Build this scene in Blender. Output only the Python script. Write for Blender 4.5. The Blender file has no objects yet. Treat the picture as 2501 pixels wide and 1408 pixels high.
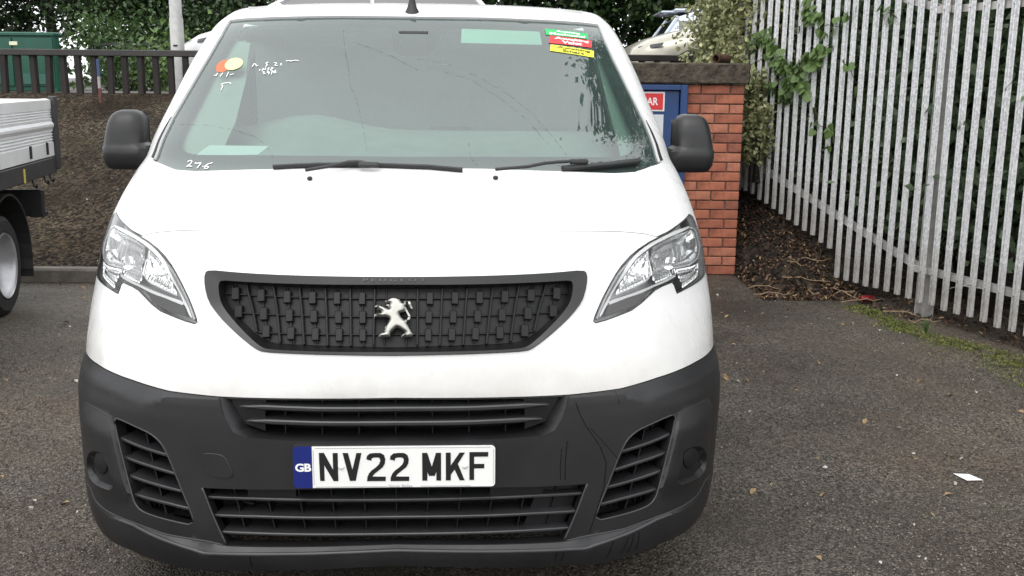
import bpy, math, random
import numpy as np
from mathutils import Vector, Matrix
from mathutils.geometry import delaunay_2d_cdt, tessellate_polygon

random.seed(7); rng = np.random.default_rng(7)
scn = bpy.context.scene
C = scn.collection

# ------------------------------------------------------------------ camera
PITCH, ROLL, CAM_H = math.radians(11.5), math.radians(0.54), 1.506
fw = Vector((0, math.cos(PITCH), -math.sin(PITCH))); rt = Vector((1, 0, 0)); up = rt.cross(fw)
R_ = rt*math.cos(ROLL) + up*math.sin(ROLL); U_ = up*math.cos(ROLL) - rt*math.sin(ROLL)
cam_d = bpy.data.cameras.new('camera'); cam = bpy.data.objects.new('camera', cam_d); C.objects.link(cam)
cam_d.sensor_width = 36.0; cam_d.lens = 36.0*2500/2501; cam_d.clip_start = 0.05; cam_d.clip_end = 2000
cam.matrix_world = Matrix(((R_.x, U_.x, -fw.x, 0), (R_.y, U_.y, -fw.y, 0), (R_.z, U_.z, -fw.z, CAM_H), (0, 0, 0, 1)))
scn.camera = cam

# ------------------------------------------------------------------ sky, sun, exposure
SUN_EL, SUN_AZ = math.radians(58), math.radians(200)     # overcast: soft light from above, a little behind the viewer
w = bpy.data.worlds.new('World'); scn.world = w; w.use_nodes = True
nt = w.node_tree; nt.nodes.clear()
sky = nt.nodes.new('ShaderNodeTexSky'); sky.sky_type = 'NISHITA'; sky.sun_disc = False
sky.sun_elevation = SUN_EL; sky.sun_rotation = SUN_AZ; sky.air_density = 1.0; sky.dust_density = 4.0; sky.ozone_density = 1.0
hs = nt.nodes.new('ShaderNodeHueSaturation'); hs.inputs['Saturation'].default_value = 0.18
bg = nt.nodes.new('ShaderNodeBackground'); bg.inputs['Strength'].default_value = 0.15
ow = nt.nodes.new('ShaderNodeOutputWorld')
mxs = nt.nodes.new('ShaderNodeMix'); mxs.data_type = 'RGBA'; mxs.inputs[0].default_value = 0.85; mxs.inputs[7].default_value = (5.9, 6.0, 6.1, 1)   # even cloud deck over the clear sky
nt.links.new(sky.outputs[0], hs.inputs['Color']); nt.links.new(hs.outputs[0], mxs.inputs[6]); nt.links.new(mxs.outputs[2], bg.inputs['Color']); nt.links.new(bg.outputs[0], ow.inputs[0])
sun_d = bpy.data.lights.new('sun', 'SUN'); sun_d.energy = 0.5; sun_d.angle = math.radians(40); sun_d.color = (1, .97, .93)
sun = bpy.data.objects.new('sun', sun_d); C.objects.link(sun)
sd = Vector((math.sin(SUN_AZ)*math.cos(SUN_EL), math.cos(SUN_AZ)*math.cos(SUN_EL), math.sin(SUN_EL)))
sun.rotation_euler = (-sd).to_track_quat('-Z', 'Y').to_euler()
scn.view_settings.view_transform = 'Standard'; scn.view_settings.look = 'None'
scn.view_settings.exposure = 1.2; scn.view_settings.gamma = 1.0; scn.view_settings.use_curve_mapping = False
scn.render.engine = 'CYCLES'
scn.cycles.max_bounces = 8; scn.cycles.transparent_max_bounces = 16; scn.cycles.caustics_reflective = False; scn.cycles.caustics_refractive = False

# ------------------------------------------------------------------ materials
MATS = {}
def nodes(name):
    m = bpy.data.materials.new(name); m.use_nodes = True
    t = m.node_tree; t.nodes.clear()
    o = t.nodes.new('ShaderNodeOutputMaterial')
    return m, t, o
def N_(t, kind, **kw):
    n = t.nodes.new('ShaderNode'+kind)
    for k, v in kw.items():
        if k in n.inputs: n.inputs[k].default_value = v
        else: setattr(n, k, v)
    return n
def ramp(t, fac, stops):
    r = t.nodes.new('ShaderNodeValToRGB'); t.links.new(fac, r.inputs[0])
    while len(r.color_ramp.elements) < len(stops): r.color_ramp.elements.new(.5)
    for e, (p, c) in zip(r.color_ramp.elements, stops):
        e.position = p; e.color = (c[0], c[1], c[2], 1) if hasattr(c, '__len__') else (c, c, c, 1)
    return r.outputs[0]
def coord(t, scale=(1, 1, 1)):
    tc = t.nodes.new('ShaderNodeTexCoord'); mp = t.nodes.new('ShaderNodeMapping'); mp.inputs['Scale'].default_value = scale
    t.links.new(tc.outputs['Object'], mp.inputs[0]); return mp.outputs[0]
def noise(t, vec, scale, detail=4, rough=.55):
    n = N_(t, 'TexNoise', Scale=scale, Detail=detail, Roughness=rough); t.links.new(vec, n.inputs['Vector']); return n.outputs[0]
def bump(t, h, strength, dist, prev=None):
    b = N_(t, 'Bump', Strength=strength, Distance=dist); t.links.new(h, b.inputs['Height'])
    if prev: t.links.new(prev, b.inputs['Normal'])
    return b.outputs[0]
def mat(name, col=(.5, .5, .5), rough=.5, metal=0., var=0., vscale=6., bmp=0., bscale=200., bdist=.001, coat=0., spec=.5, col2=None, rvar=0., stretch=(1, 1, 1)):
    """principled material with noise-driven colour variation, wear and fine relief"""
    if name in MATS: return MATS[name]
    m, t, o = nodes(name)
    b = N_(t, 'BsdfPrincipled'); b.inputs['Roughness'].default_value = rough; b.inputs['Metallic'].default_value = metal
    b.inputs['Coat Weight'].default_value = coat; b.inputs['Coat Roughness'].default_value = .06; b.inputs['Specular IOR Level'].default_value = spec
    b.inputs['Base Color'].default_value = (*col, 1)
    v = coord(t, stretch)
    if var or col2:
        n = noise(t, v, vscale, 6, .65)
        c2 = col2 or tuple(c*(1-var) for c in col)
        t.links.new(ramp(t, n, [(.32, c2), (.62, col)]), b.inputs['Base Color'])
    if rvar:
        n2 = noise(t, v, vscale*1.7, 5)
        mr = N_(t, 'MapRange'); mr.inputs['To Min'].default_value = max(0, rough-rvar); mr.inputs['To Max'].default_value = min(1, rough+rvar)
        t.links.new(n2, mr.inputs[0]); t.links.new(mr.outputs[0], b.inputs['Roughness'])
    if bmp: t.links.new(bump(t, noise(t, v, bscale, 3), bmp, bdist), b.inputs['Normal'])
    t.links.new(b.outputs[0], o.inputs[0]); MATS[name] = m; return m
def glassmat(name, tint, ior=1.5, dust_haze=.0, dust_haze_col=(.6, .65, .62), gloss_rough=.02):
    m, t, o = nodes(name)
    tr = N_(t, 'BsdfTransparent', Color=(*tint, 1)); gl = N_(t, 'BsdfGlossy', Roughness=gloss_rough, Color=(1, 1, 1, 1))
    fr = N_(t, 'Fresnel', IOR=ior); mx = N_(t, 'MixShader')
    t.links.new(fr.outputs[0], mx.inputs[0]); t.links.new(tr.outputs[0], mx.inputs[1]); t.links.new(gl.outputs[0], mx.inputs[2])
    out = mx.outputs[0]
    if dust_haze:
        d = N_(t, 'BsdfDiffuse', Color=(*dust_haze_col, 1)); m2 = N_(t, 'MixShader')
        n = noise(t, coord(t, (1, 1, 1)), 9, 6, .7)
        mr = N_(t, 'MapRange'); mr.inputs['To Min'].default_value = dust_haze*.75; mr.inputs['To Max'].default_value = dust_haze*1.3
        t.links.new(n, mr.inputs[0]); t.links.new(mr.outputs[0], m2.inputs[0])
        t.links.new(out, m2.inputs[1]); t.links.new(d.outputs[0], m2.inputs[2]); out = m2.outputs[0]
    t.links.new(out, o.inputs[0]); MATS[name] = m; return m
def leafmat(name, c1, c2, scale=3., trans=.3, rough=.45):
    m, t, o = nodes(name)
    v = coord(t); n = noise(t, v, scale, 3); n2 = noise(t, v, 23., 2)
    mth = N_(t, 'Math', operation='ADD'); t.links.new(n, mth.inputs[0]); t.links.new(n2, mth.inputs[1])
    col = ramp(t, mth.outputs[0], [(.75, c1), (1.2, c2)])
    mm = N_(t, 'Math', operation='MULTIPLY'); mm.inputs[1].default_value = .5; t.links.new(mth.outputs[0], mm.inputs[0])
    col = ramp(t, mm.outputs[0], [(.38, c1), (.62, c2)])
    b = N_(t, 'BsdfPrincipled', Roughness=rough); t.links.new(col, b.inputs['Base Color']); b.inputs['Specular IOR Level'].default_value = .35
    tl = N_(t, 'BsdfTranslucent'); t.links.new(col, tl.inputs['Color'])
    mx = N_(t, 'MixShader'); mx.inputs[0].default_value = trans
    t.links.new(b.outputs[0], mx.inputs[1]); t.links.new(tl.outputs[0], mx.inputs[2]); t.links.new(mx.outputs[0], o.inputs[0]); MATS[name] = m; return m
def asphaltmat(name, stone, binder, patchc, cell=120., bstr=.9, bd=.004, moss=None, rough=.6, spec=.25):
    """open-textured tarmac: pale stones in dark binder, patches of dirt, damp sheen"""
    m, t, o = nodes(name)
    v = coord(t)
    vo = N_(t, 'TexVoronoi', Scale=cell); t.links.new(v, vo.inputs['Vector'])
    n1 = noise(t, v, cell*.55, 4, .7); n2 = noise(t, v, 1.3, 5, .6); n3 = noise(t, v, 14., 4)
    st = ramp(t, vo.outputs['Color'], [(.25, binder), (.62, stone), (.9, tuple(min(1, c*1.9) for c in stone))])
    mx = N_(t, 'Mix', data_type='RGBA', blend_type='MIX'); t.links.new(n2, mx.inputs[0])
    f = ramp(t, n2, [(.42, 0), (.68, .65)]); t.links.new(f, mx.inputs[0]); t.links.new(st, mx.inputs[6])
    mp = N_(t, 'Mix', data_type='RGBA', blend_type='MULTIPLY'); mp.inputs[0].default_value = .6; t.links.new(ramp(t, n3, [(.3, .72), (.7, 1.0)]), mp.inputs[7])
    pc = N_(t, 'RGB'); pc.outputs[0].default_value = (*patchc, 1); t.links.new(pc.outputs[0], mx.inputs[7])
    t.links.new(mx.outputs[2], mp.inputs[6])
    mq = N_(t, 'Mix', data_type='RGBA', blend_type='MULTIPLY'); mq.inputs[0].default_value = 1.; nq = noise(t, v, .55, 5, .6); t.links.new(mp.outputs[2], mq.inputs[6]); t.links.new(ramp(t, nq, [(.36, (.52, .50, .48)), (.5, (.92, .92, .92)), (.64, (1.2, 1.17, 1.12))]), mq.inputs[7])
    mt = N_(t, 'Mix', data_type='RGBA', blend_type='MULTIPLY'); nw = noise(t, v, .8, 4, .6); t.links.new(ramp(t, nw, [(.5, 0), (.7, .8)]), mt.inputs[0]); t.links.new(mq.outputs[2], mt.inputs[6]); mt.inputs[7].default_value = (1.12, .93, .84, 1)
    col = mt.outputs[2]
    if moss:
        mo = N_(t, 'Mix', data_type='RGBA'); nm = noise(t, v, .9, 6, .75)
        t.links.new(ramp(t, nm, [(.6, 0), (.72, .55)]), mo.inputs[0]); t.links.new(col, mo.inputs[6]); mo.inputs[7].default_value = (*moss, 1); col = mo.outputs[2]
    b = N_(t, 'BsdfPrincipled', Roughness=rough); b.inputs['Specular IOR Level'].default_value = spec; t.links.new(col, b.inputs['Base Color'])
    t.links.new(ramp(t, n3, [(.3, rough-.12), (.7, min(1, rough+.2))]), b.inputs['Roughness'])
    inv = N_(t, 'Math', operation='SUBTRACT'); inv.inputs[0].default_value = 1.0; t.links.new(vo.outputs['Distance'], inv.inputs[1])
    bp = bump(t, inv.outputs[0], bstr, bd); bp = bump(t, n1, bstr*.8, bd*.8, bp)
    t.links.new(bp, b.inputs['Normal']); t.links.new(b.outputs[0], o.inputs[0]); MATS[name] = m; return m

# ------------------------------------------------------------------ mesh helpers
def setp(o, label=None, cat=None, group=None, kind=None):
    if label: o['label'] = label
    if cat: o['category'] = cat
    if group: o['group'] = group
    if kind: o['kind'] = kind
    return o
def obj(name, me, m=None, parent=None):
    o = bpy.data.objects.new(name, me); C.objects.link(o)
    if m is not None and me is not None and not me.materials: me.materials.append(m)
    if parent: o.parent = parent
    return o
def empty(name, loc=(0, 0, 0), rz=0.):
    o = bpy.data.objects.new(name, None); C.objects.link(o); o.location = loc; o.rotation_euler = (0, 0, rz); o.empty_display_size = .1; return o
def mesh(verts, faces, smooth=False, sharp=None):
    me = bpy.data.meshes.new('m'); me.from_pydata([tuple(map(float, v)) for v in verts], [], [tuple(map(int, f)) for f in faces]); me.update()
    if smooth:
        me.shade_smooth()
        if sharp: me.set_sharp_from_angle(angle=math.radians(sharp))
    return me
def mobj(name, verts, faces, m, parent=None, smooth=False, sharp=None):
    return obj(name, mesh(verts, faces, smooth, sharp), m, parent)
class MB:
    """collects shapes into one mesh"""
    def __init__(s): s.v = []; s.f = []
    def add(s, V, F):
        k = len(s.v); s.v += [tuple(map(float, p)) for p in V]; s.f += [tuple(int(i)+k for i in f) for f in F]; return s
    def box(s, c, d, rot=None, bev=0.):
        x, y, z = d[0]/2, d[1]/2, d[2]/2
        if bev:
            b = min(bev, x*.9, y*.9, z*.9); V = []; 
            for sx in (-1, 1):
                for sy in (-1, 1):
                    for sz in (-1, 1):
                        V += [(sx*x, sy*(y-b), sz*(z-b)), (sx*(x-b), sy*y, sz*(z-b)), (sx*(x-b), sy*(y-b), sz*z)]
            def id(sx, sy, sz, k): return ((sx > 0)*4+(sy > 0)*2+(sz > 0))*3+k
            F = []
            for sg in (-1, 1):
                q = [id(sg, a, b_, 0) for a, b_ in ((-1, -1), (1, -1), (1, 1), (-1, 1))]; F.append(q if sg > 0 else q[::-1])
                q = [id(a, sg, b_, 1) for a, b_ in ((-1, -1), (-1, 1), (1, 1), (1, -1))]; F.append(q if sg > 0 else q[::-1])
                q = [id(a, b_, sg, 2) for a, b_ in ((-1, -1), (1, -1), (1, 1), (-1, 1))]; F.append(q if sg > 0 else q[::-1])
            for sx in (-1, 1):
                for sy in (-1, 1):
                    q = [id(sx, sy, -1, 0), id(sx, sy, -1, 1), id(sx, sy, 1, 1), id(sx, sy, 1, 0)]; F.append(q if sx*sy > 0 else q[::-1])
                    q = [id(sx, -1, sy, 2), id(sx, -1, sy, 0), id(sx, 1, sy, 0), id(sx, 1, sy, 2)]; F.append(q if sx*sy < 0 else q[::-1])
                    q = [id(-1, sx, sy, 1), id(-1, sx, sy, 2), id(1, sx, sy, 2), id(1, sx, sy, 1)]; F.append(q if sx*sy < 0 else q[::-1])
            for sx in (-1, 1):
                for sy in (-1, 1):
                    for sz in (-1, 1):
                        q = [id(sx, sy, sz, 0), id(sx, sy, sz, 1), id(sx, sy, sz, 2)]; F.append(q if sx*sy*sz > 0 else q[::-1])
        else:
            V = [(sx*x, sy*y, sz*z) for sx in (-1, 1) for sy in (-1, 1) for sz in (-1, 1)]
            F = [(0, 1, 3, 2), (4, 6, 7, 5), (0, 4, 5, 1), (2, 3, 7, 6), (0, 2, 6, 4), (1, 5, 7, 3)]
        M = (rot or Matrix.Identity(3)); c = Vector(c)
        return s.add([M @ Vector(v)+c for v in V], F)
    def tube(s, pts, r, n=8, caps=True):
        pts = [Vector(p) for p in pts]; rs = r if hasattr(r, '__len__') else [r]*len(pts); V = []; F = []
        ref = Vector((0, 0, 1))
        for i, p in enumerate(pts):
            t = (pts[min(i+1, len(pts)-1)]-pts[max(i-1, 0)]).normalized()
            a = t.cross(ref if abs(t.z) < .95 else Vector((1, 0, 0))).normalized(); b = t.cross(a)
            for k in range(n):
                an = 2*math.pi*k/n; V.append(p+(a*math.cos(an)+b*math.sin(an))*rs[i])
        for i in range(len(pts)-1):
            for k in range(n): F.append((i*n+k, i*n+(k+1) % n, (i+1)*n+(k+1) % n, (i+1)*n+k))
        if caps: F.append(tuple(range(n))[::-1]); F.append(tuple((len(pts)-1)*n+k for k in range(n)))
        return s.add(V, F)
    def lathe(s, prof, n=32, axis='x', c=(0, 0, 0), close=False):
        V = []; F = []; m = len(prof)
        for k in range(n):
            a = 2*math.pi*k/n
            for (h, r) in prof:
                p = {'x': (h, r*math.cos(a), r*math.sin(a)), 'y': (r*math.cos(a), h, r*math.sin(a)), 'z': (r*math.cos(a), r*math.sin(a), h)}[axis]
                V.append((p[0]+c[0], p[1]+c[1], p[2]+c[2]))
        for k in range(n):
            for i in range(m-1):
                q = (k*m+i, k*m+i+1, ((k+1) % n)*m+i+1, ((k+1) % n)*m+i); F.append(q)
        return s.add(V, F)
    def prism(s, poly, frame, d):
        """extrude a 2D polygon: frame(a,b,depth)->3D, d=(near,far)"""
        n = len(poly); V = [frame(a, b, d[0]) for a, b in poly]+[frame(a, b, d[1]) for a, b in poly]
        tri = tessellate_polygon([[Vector((a, b, 0)) for a, b in poly]])
        F = [t for t in tri]+[(t[2]+n, t[1]+n, t[0]+n) for t in tri]+[(i, i+n, (i+1) % n+n, (i+1) % n) for i in range(n)]
        return s.add(V, F)
    def build(s, name, m, parent=None, smooth=False, sharp=None): return mobj(name, s.v, s.f, m, parent, smooth, sharp)
def recalc(o):
    import bmesh
    bm = bmesh.new(); bm.from_mesh(o.data); bmesh.ops.recalc_face_normals(bm, faces=bm.faces); bm.to_mesh(o.data); bm.free(); return o
def fast_mesh(V, quads):
    """big quad mesh from numpy arrays"""
    me = bpy.data.meshes.new('m'); nv = len(V); nf, k = quads.shape
    me.vertices.add(nv); me.vertices.foreach_set('co', np.ascontiguousarray(V, dtype=np.float32).ravel())
    me.loops.add(nf*k); me.loops.foreach_set('vertex_index', np.ascontiguousarray(quads, dtype=np.int32).ravel())
    me.polygons.add(nf); me.polygons.foreach_set('loop_start', np.arange(0, nf*k, k, dtype=np.int32)); me.polygons.foreach_set('loop_total', np.full(nf, k, dtype=np.int32))
    me.update(calc_edges=True); return me
def leaves_mesh(P, size, up_bias=.4, aspect=.62, fold=.22, seed=1):
    """many folded leaf blades: P (n,3) positions, size (n,) lengths"""
    r = np.random.default_rng(seed); n = len(P)
    d = r.normal(size=(n, 3)); d /= np.linalg.norm(d, axis=1, keepdims=True)
    nn = r.normal(size=(n, 3)); nn[:, 2] = np.abs(nn[:, 2])+up_bias; nn -= (nn*d).sum(1, keepdims=True)*d; nn /= np.linalg.norm(nn, axis=1, keepdims=True)
    sd_ = np.cross(d, nn); L = np.asarray(size)[:, None]
    a = P-d*L*.5; b = P+d*L*.5; m0 = P-d*L*.08
    s1 = m0+sd_*L*aspect*.5+nn*L*fold*.5; s2 = m0-sd_*L*aspect*.5+nn*L*fold*.5
    V = np.stack([a, s1, b, s2], 1).reshape(-1, 3); i = np.arange(n)[:, None]*4
    Q = np.concatenate([np.concatenate([i, i+1, i+2], 1), np.concatenate([i, i+2, i+3], 1)], 0)
    return fast_mesh(V, Q)
def copy_tree(o, parent=None):
    c = o.copy(); C.objects.link(c); c.parent = parent
    for ch in list(o.children): copy_tree(ch, c)
    return c
def text_mesh(body, spacing=1.0, bold=0.):
    cu = bpy.data.curves.new('t', 'FONT'); cu.body = body; cu.space_character = spacing; cu.offset = bold; cu.resolution_u = 3; cu.align_x = 'LEFT'
    o = bpy.data.objects.new('t', cu); C.objects.link(o)
    dg = bpy.context.evaluated_depsgraph_get(); me = bpy.data.meshes.new_from_object(o.evaluated_get(dg))
    V = np.array([v.co[:] for v in me.vertices]); F = [tuple(p.vertices) for p in me.polygons]
    bpy.data.objects.remove(o); bpy.data.curves.remove(cu); bpy.data.meshes.remove(me)
    V[:, :2] -= V[:, :2].min(0); V[:, :2] /= V[:, :2].max(0)
    return V[:, :2], F            # normalised to the unit square

# ------------------------------------------------------------------ ground, bank, kerb, upper road
M_ASPH = asphaltmat('asphalt', (.118, .102, .082), (.029, .0245, .0195), (.061, .052, .041), cell=125, bstr=1., bd=.008, moss=(.05, .053, .024), rough=.5, spec=.35)
M_BANK = asphaltmat('bank_surface', (.060, .049, .035), (.014, .011, .008), (.030, .024, .017), cell=42, bstr=1., bd=.016, moss=(.05, .05, .022), rough=.9, spec=.08)
M_SOIL = asphaltmat('leaf_soil', (.04, .03, .022), (.012, .010, .008), (.022, .017, .013), cell=30, bstr=1., bd=.02, rough=.9)
M_ROAD = asphaltmat('road_far', (.12, .115, .11), (.07, .067, .063), (.1, .095, .09), cell=60, bstr=.4, bd=.003)
setp(mobj('asphalt', [(-150, -150, 0), (150, -150, 0), (150, 200, 0), (-150, 200, 0)], [(0, 1, 2, 3)], M_ASPH), kind='structure')
def vnoise(x, y, s):
    return (np.sin(x*1.7*s+y*.9*s+1.3)+np.sin(x*.7*s-y*1.9*s+4.1)+np.sin(x*3.1*s+y*2.3*s)*.6+np.sin(-x*4.3*s+y*3.7*s+2.)*.4)/3.
BX = np.linspace(-16, 1.75, 190); BT = np.linspace(0, 1, 70)
def bank_y0(x): return np.interp(x, [-1.2, .2, 1.7], [7.56, 8.25, 8.25])
def bank_z(x, y):
    y0 = bank_y0(x); t = np.clip((y-y0)/(12.0-y0), 0, 1); z0 = np.interp(x, [-1.2, 0], [.095, -.01])
    return z0+(1.31-z0)*(t*.85+.15*t*t*(3-2*t))+.025*vnoise(x, y, 2.3)*np.sin(np.pi*np.clip(t, 0, 1))
gx, gt = np.meshgrid(BX, BT); gy = bank_y0(gx)+gt*(12.35-bank_y0(gx)); gz = bank_z(gx, gy)
nx = len(BX); ii = np.arange(len(BT)-1)[:, None]*nx+np.arange(nx-1)[None]; ii = ii.ravel()[:, None]
bk = obj('bank', fast_mesh(np.stack([gx, gy, gz], -1).reshape(-1, 3), np.concatenate([ii, ii+1, ii+nx+1, ii+nx], 1)), M_BANK); bk.data.shade_smooth(); setp(bk, kind='structure')
setp(mobj('upper_road', [(-60, 12.3, 1.302), (60, 12.3, 1.302), (60, 90, 1.302), (-60, 90, 1.302)], [(0, 1, 2, 3)], M_ROAD), kind='structure')
M_CONC = mat('old_concrete', (.17, .15, .125), .85, var=.5, vscale=7, bmp=.7, bscale=60, bdist=.004)
kb = MB().box((-5.9, 7.51, .045), (9.6, .12, .115), bev=.015).build('kerb', M_CONC); setp(kb, kind='structure')
# palisade line: near panel level, far panel climbing the bank towards the kiosk
FP, FD, FN = np.array((2.69, 6.55)), np.array((-.296, .955)), np.array((.955, .296))
def fence_pt(s, n=0.): q = FP+FD*s+FN*n; return float(q[0]), float(q[1])
def soil_g(y): return np.interp(y, [7.15, 7.35, 7.6, 8.1, 8.7, 10.4, 12.3], [-.01, .04, .17, .33, .53, 1.2, 1.31])
# leaf soil behind the palisade and in the corner by the kiosk
sy1 = np.r_[np.linspace(-6, 6.8, 40), np.linspace(6.9, 12.4, 90)]; stt = np.linspace(0, 1, 110)**2
SY, ST = np.meshgrid(sy1, stt, indexing='ij'); fx = FP[0]-(SY-FP[1])*.31
XL = np.where(SY < 7.2, fx-.06, np.minimum(fx-.06, np.interp(SY, [7.2, 7.6], [2.45, 1.745]))); SX = XL+ST*(15-XL)
def soil_z(x, y): return soil_g(y)*np.clip(.55+(x-1.75)*1.2, .3, 1)+.02*vnoise(x, y, 5)*np.clip((y-6.9)*2, .1, 1)+.012*vnoise(x, y, 13)+np.clip(x-3, 0, 9)*.04
def soil_edge(x, y, xl): return np.where(y < 8.0, np.clip((x-xl)/.28, 0, 1), np.clip((y-8.0)*8+np.clip((x-xl)/.28, 0, 1), 0, 1))
SZ = soil_z(SX, SY)*soil_edge(SX, SY, XL)-.012*(1-soil_edge(SX, SY, XL))
ns = SX.shape[1]; js = (np.arange(SX.shape[0]-1)[:, None]*ns+np.arange(ns-1)[None]).ravel()[:, None]
so = obj('soil', fast_mesh(np.stack([SX, SY, SZ], -1).reshape(-1, 3), np.concatenate([js, js+1, js+ns+1, js+ns], 1)), M_SOIL); so.data.shade_smooth(); setp(so, kind='structure')

# ------------------------------------------------------------------ brick kiosk
M_MORTAR = mat('mortar', (.20, .135, .10), .95, var=.3, vscale=12, bmp=.5, bscale=120, bdist=.003)
BRICKM = [mat('brick_%d' % i, c, .85, var=.5, vscale=9+i, bmp=.55, bscale=95, bdist=.0025) for i, c in enumerate([(.45, .155, .09), (.39, .13, .078), (.48, .185, .115), (.31, .11, .072)])]
KX0, KX1, KY = .16, 1.768, 8.0
kio = empty('brick_kiosk', (KX0, KY, 0)); setp(kio, 'small red brick kiosk with blue door and mossy concrete slab roof', 'kiosk')
def kp(x, y, z): return (x-KX0, y-KY, z)
MB().box(kp((KX0+KX1)/2, KY+.66, .742), (KX1-KX0-.012, 1.3, 1.478)).build('wall_core', M_MORTAR, kio)
full = [MB().box((0, 0, 0), (.215, .1, .0655), bev=.004).build('brick', BRICKM[k], kio) for k in range(4)]
half = [MB().box((0, 0, 0), (.1025, .1, .0655), bev=.004).build('brick', BRICKM[k], kio) for k in range(4)]
uf, uh = [True]*4, [True]*4
def brick(x, z, isfull, course):
    k = random.choice([0, 0, 1, 1, 2, 3])
    src, used = (full, uf) if isfull else (half, uh)
    if used[k]: o = src[k]; used[k] = False
    else:
        o = src[k].copy(); C.objects.link(o); o.parent = kio
    o.location = (x-KX0, .045+random.uniform(-.003, .002), z); o.rotation_euler = (random.uniform(-.006, .006), random.uniform(-.006, .006), random.uniform(-.006, .006))
for c in range(20):
    z = .004+.0333+c*.0742
    for (xa, xb) in ((1.328, KX1), (KX0, .43)):
        x = xb; odd = c % 2
        seq = [False, True, False] if odd else [True, True]
        for f in seq:
            wdt = .215 if f else .1025
            if x-wdt < xa-.02: break
            brick(x-wdt/2, z, f, c); x -= wdt+.01
M_SLAB = mat('mossy_slab', (.10, .082, .06), .95, col2=(.016, .013, .010), vscale=17, bmp=1., bscale=45, bdist=.012)
sl = MB(); nxs, nzs = 60, 8
sl.box(kp((KX0+KX1)/2, KY+.66, 1.566), (KX1-KX0+.06, 1.42, .158), bev=.012).build('roof_slab', M_SLAB, kio)
M_BLUE = mat('blue_paint', (.012, .05, .17), .42, var=.25, vscale=5, bmp=.15, bscale=60)
M_STEEL = mat('zinc', (.55, .55, .56), .4, metal=.8, var=.3, vscale=20)
df = MB()
for (a, b) in (((.43, 1.328), None),): pass
df.box(kp(1.30, KY-.008, .74), (.054, .11, 1.478), bev=.004); df.box(kp(.458, KY-.008, .74), (.054, .11, 1.478), bev=.004); df.box(kp(.879, KY-.008, 1.459), (.788, .11, .04), bev=.004)
df.build('door_frame', M_BLUE, kio)
door = MB().box(kp(.879, KY-.004, .722), (.776, .06, 1.424), bev=.004).build('door', M_BLUE, kio)
MB().tube([kp(1.262, KY-.045, 1.08), kp(1.262, KY-.045, 1.17)], .009, 8).tube([kp(1.262, KY-.05, 1.0), kp(1.262, KY-.05, 1.04)], .008, 8).build('hinge', M_STEEL, door)
M_RED = mat('sign_red', (.62, .025, .03), .4, var=.1); M_WHITE = mat('sign_white', (.8, .8, .8), .45, var=.08, vscale=4)
sg = MB().box(kp(.944, KY-.037, 1.353), (.42, .005, .146)).build('warning_sign', M_WHITE, door)
MB().box(kp(.944, KY-.0415, 1.353), (.396, .003, .122)).build('sign_panel', M_RED, sg)
tv, tf = text_mesh('AR', 1.0, .02)
mobj('lettering', [kp(1.018+a*.086, KY-.0445, 1.325+b*.058) for a, b in tv], tf, M_WHITE, sg)
sg2 = MB().box(kp(.944, KY-.037, 1.075), (.412, .005, .36)).build('notice_panel', mat('notice_white', (.62, .64, .66), .4, var=.1), door)
M_RUST = mat('rust', (.075, .033, .018), .9, var=.6, vscale=14, bmp=.8, bscale=70, bdist=.004)
pp = MB().lathe([(0, .029), (0, .037), (.15, .037), (.15, .029), (0, .029)], 20, 'y').build('rusty_pipe', M_RUST, None, True, 40)
pp.location = (1.585, 8.25, 1.683); pp.rotation_euler = (0, 0, -.85); setp(pp, 'short rusty open pipe lying on the kiosk roof slab', 'pipe')

# ------------------------------------------------------------------ black post-and-rail fence along the top of the bank
M_TAR = mat('tarred_timber', (.018, .013, .011), .75, col2=(.007, .0055, .005), vscale=9, bmp=.8, bscale=50, bdist=.004, stretch=(1, 1, .25))
M_RAILTOP = mat('worn_rail', (.028, .024, .022), .35, var=.5, vscale=4, bmp=.3, bscale=40)
rf = empty('rail_fence', (0, 12.0, 1.3)); setp(rf, 'long low black fence with flat top rail on the crest of the bank', 'fence')
MB().box((-2.6, 0, .463), (11.6, .11, .074), bev=.008).build('top_rail', M_RAILTOP, rf)
post = MB().box((0, 0, .2), (.068, .075, .47), bev=.008).build('post', M_TAR, rf)
for i in range(66):
    o = post if i == 0 else post.copy()
    if i: C.objects.link(o); o.parent = rf
    o.location = (-8.3+i*.1745+random.uniform(-.008, .008), random.uniform(-.01, .01), 0); o.rotation_euler = (random.uniform(-.02, .02), random.uniform(-.035, .035), random.uniform(-.2, .2))

# striped marker stake
stk = empty('marker_stake', (-4.61, 11.6, 1.2)); setp(stk, 'thin wooden stake painted blue, white and red on the bank', 'stake')
for nm, c, z0, z1 in (('red_section', (.13, .045, .04), 0, .17), ('white_section', (.36, .34, .33), .17, .30), ('blue_section', (.045, .075, .17), .30, .49)):
    MB().box((0, 0, (z0+z1)/2), (.03, .025, z1-z0-.001)).build(nm, mat('stake_'+nm, c, .7, var=.4, vscale=25), stk)

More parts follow.
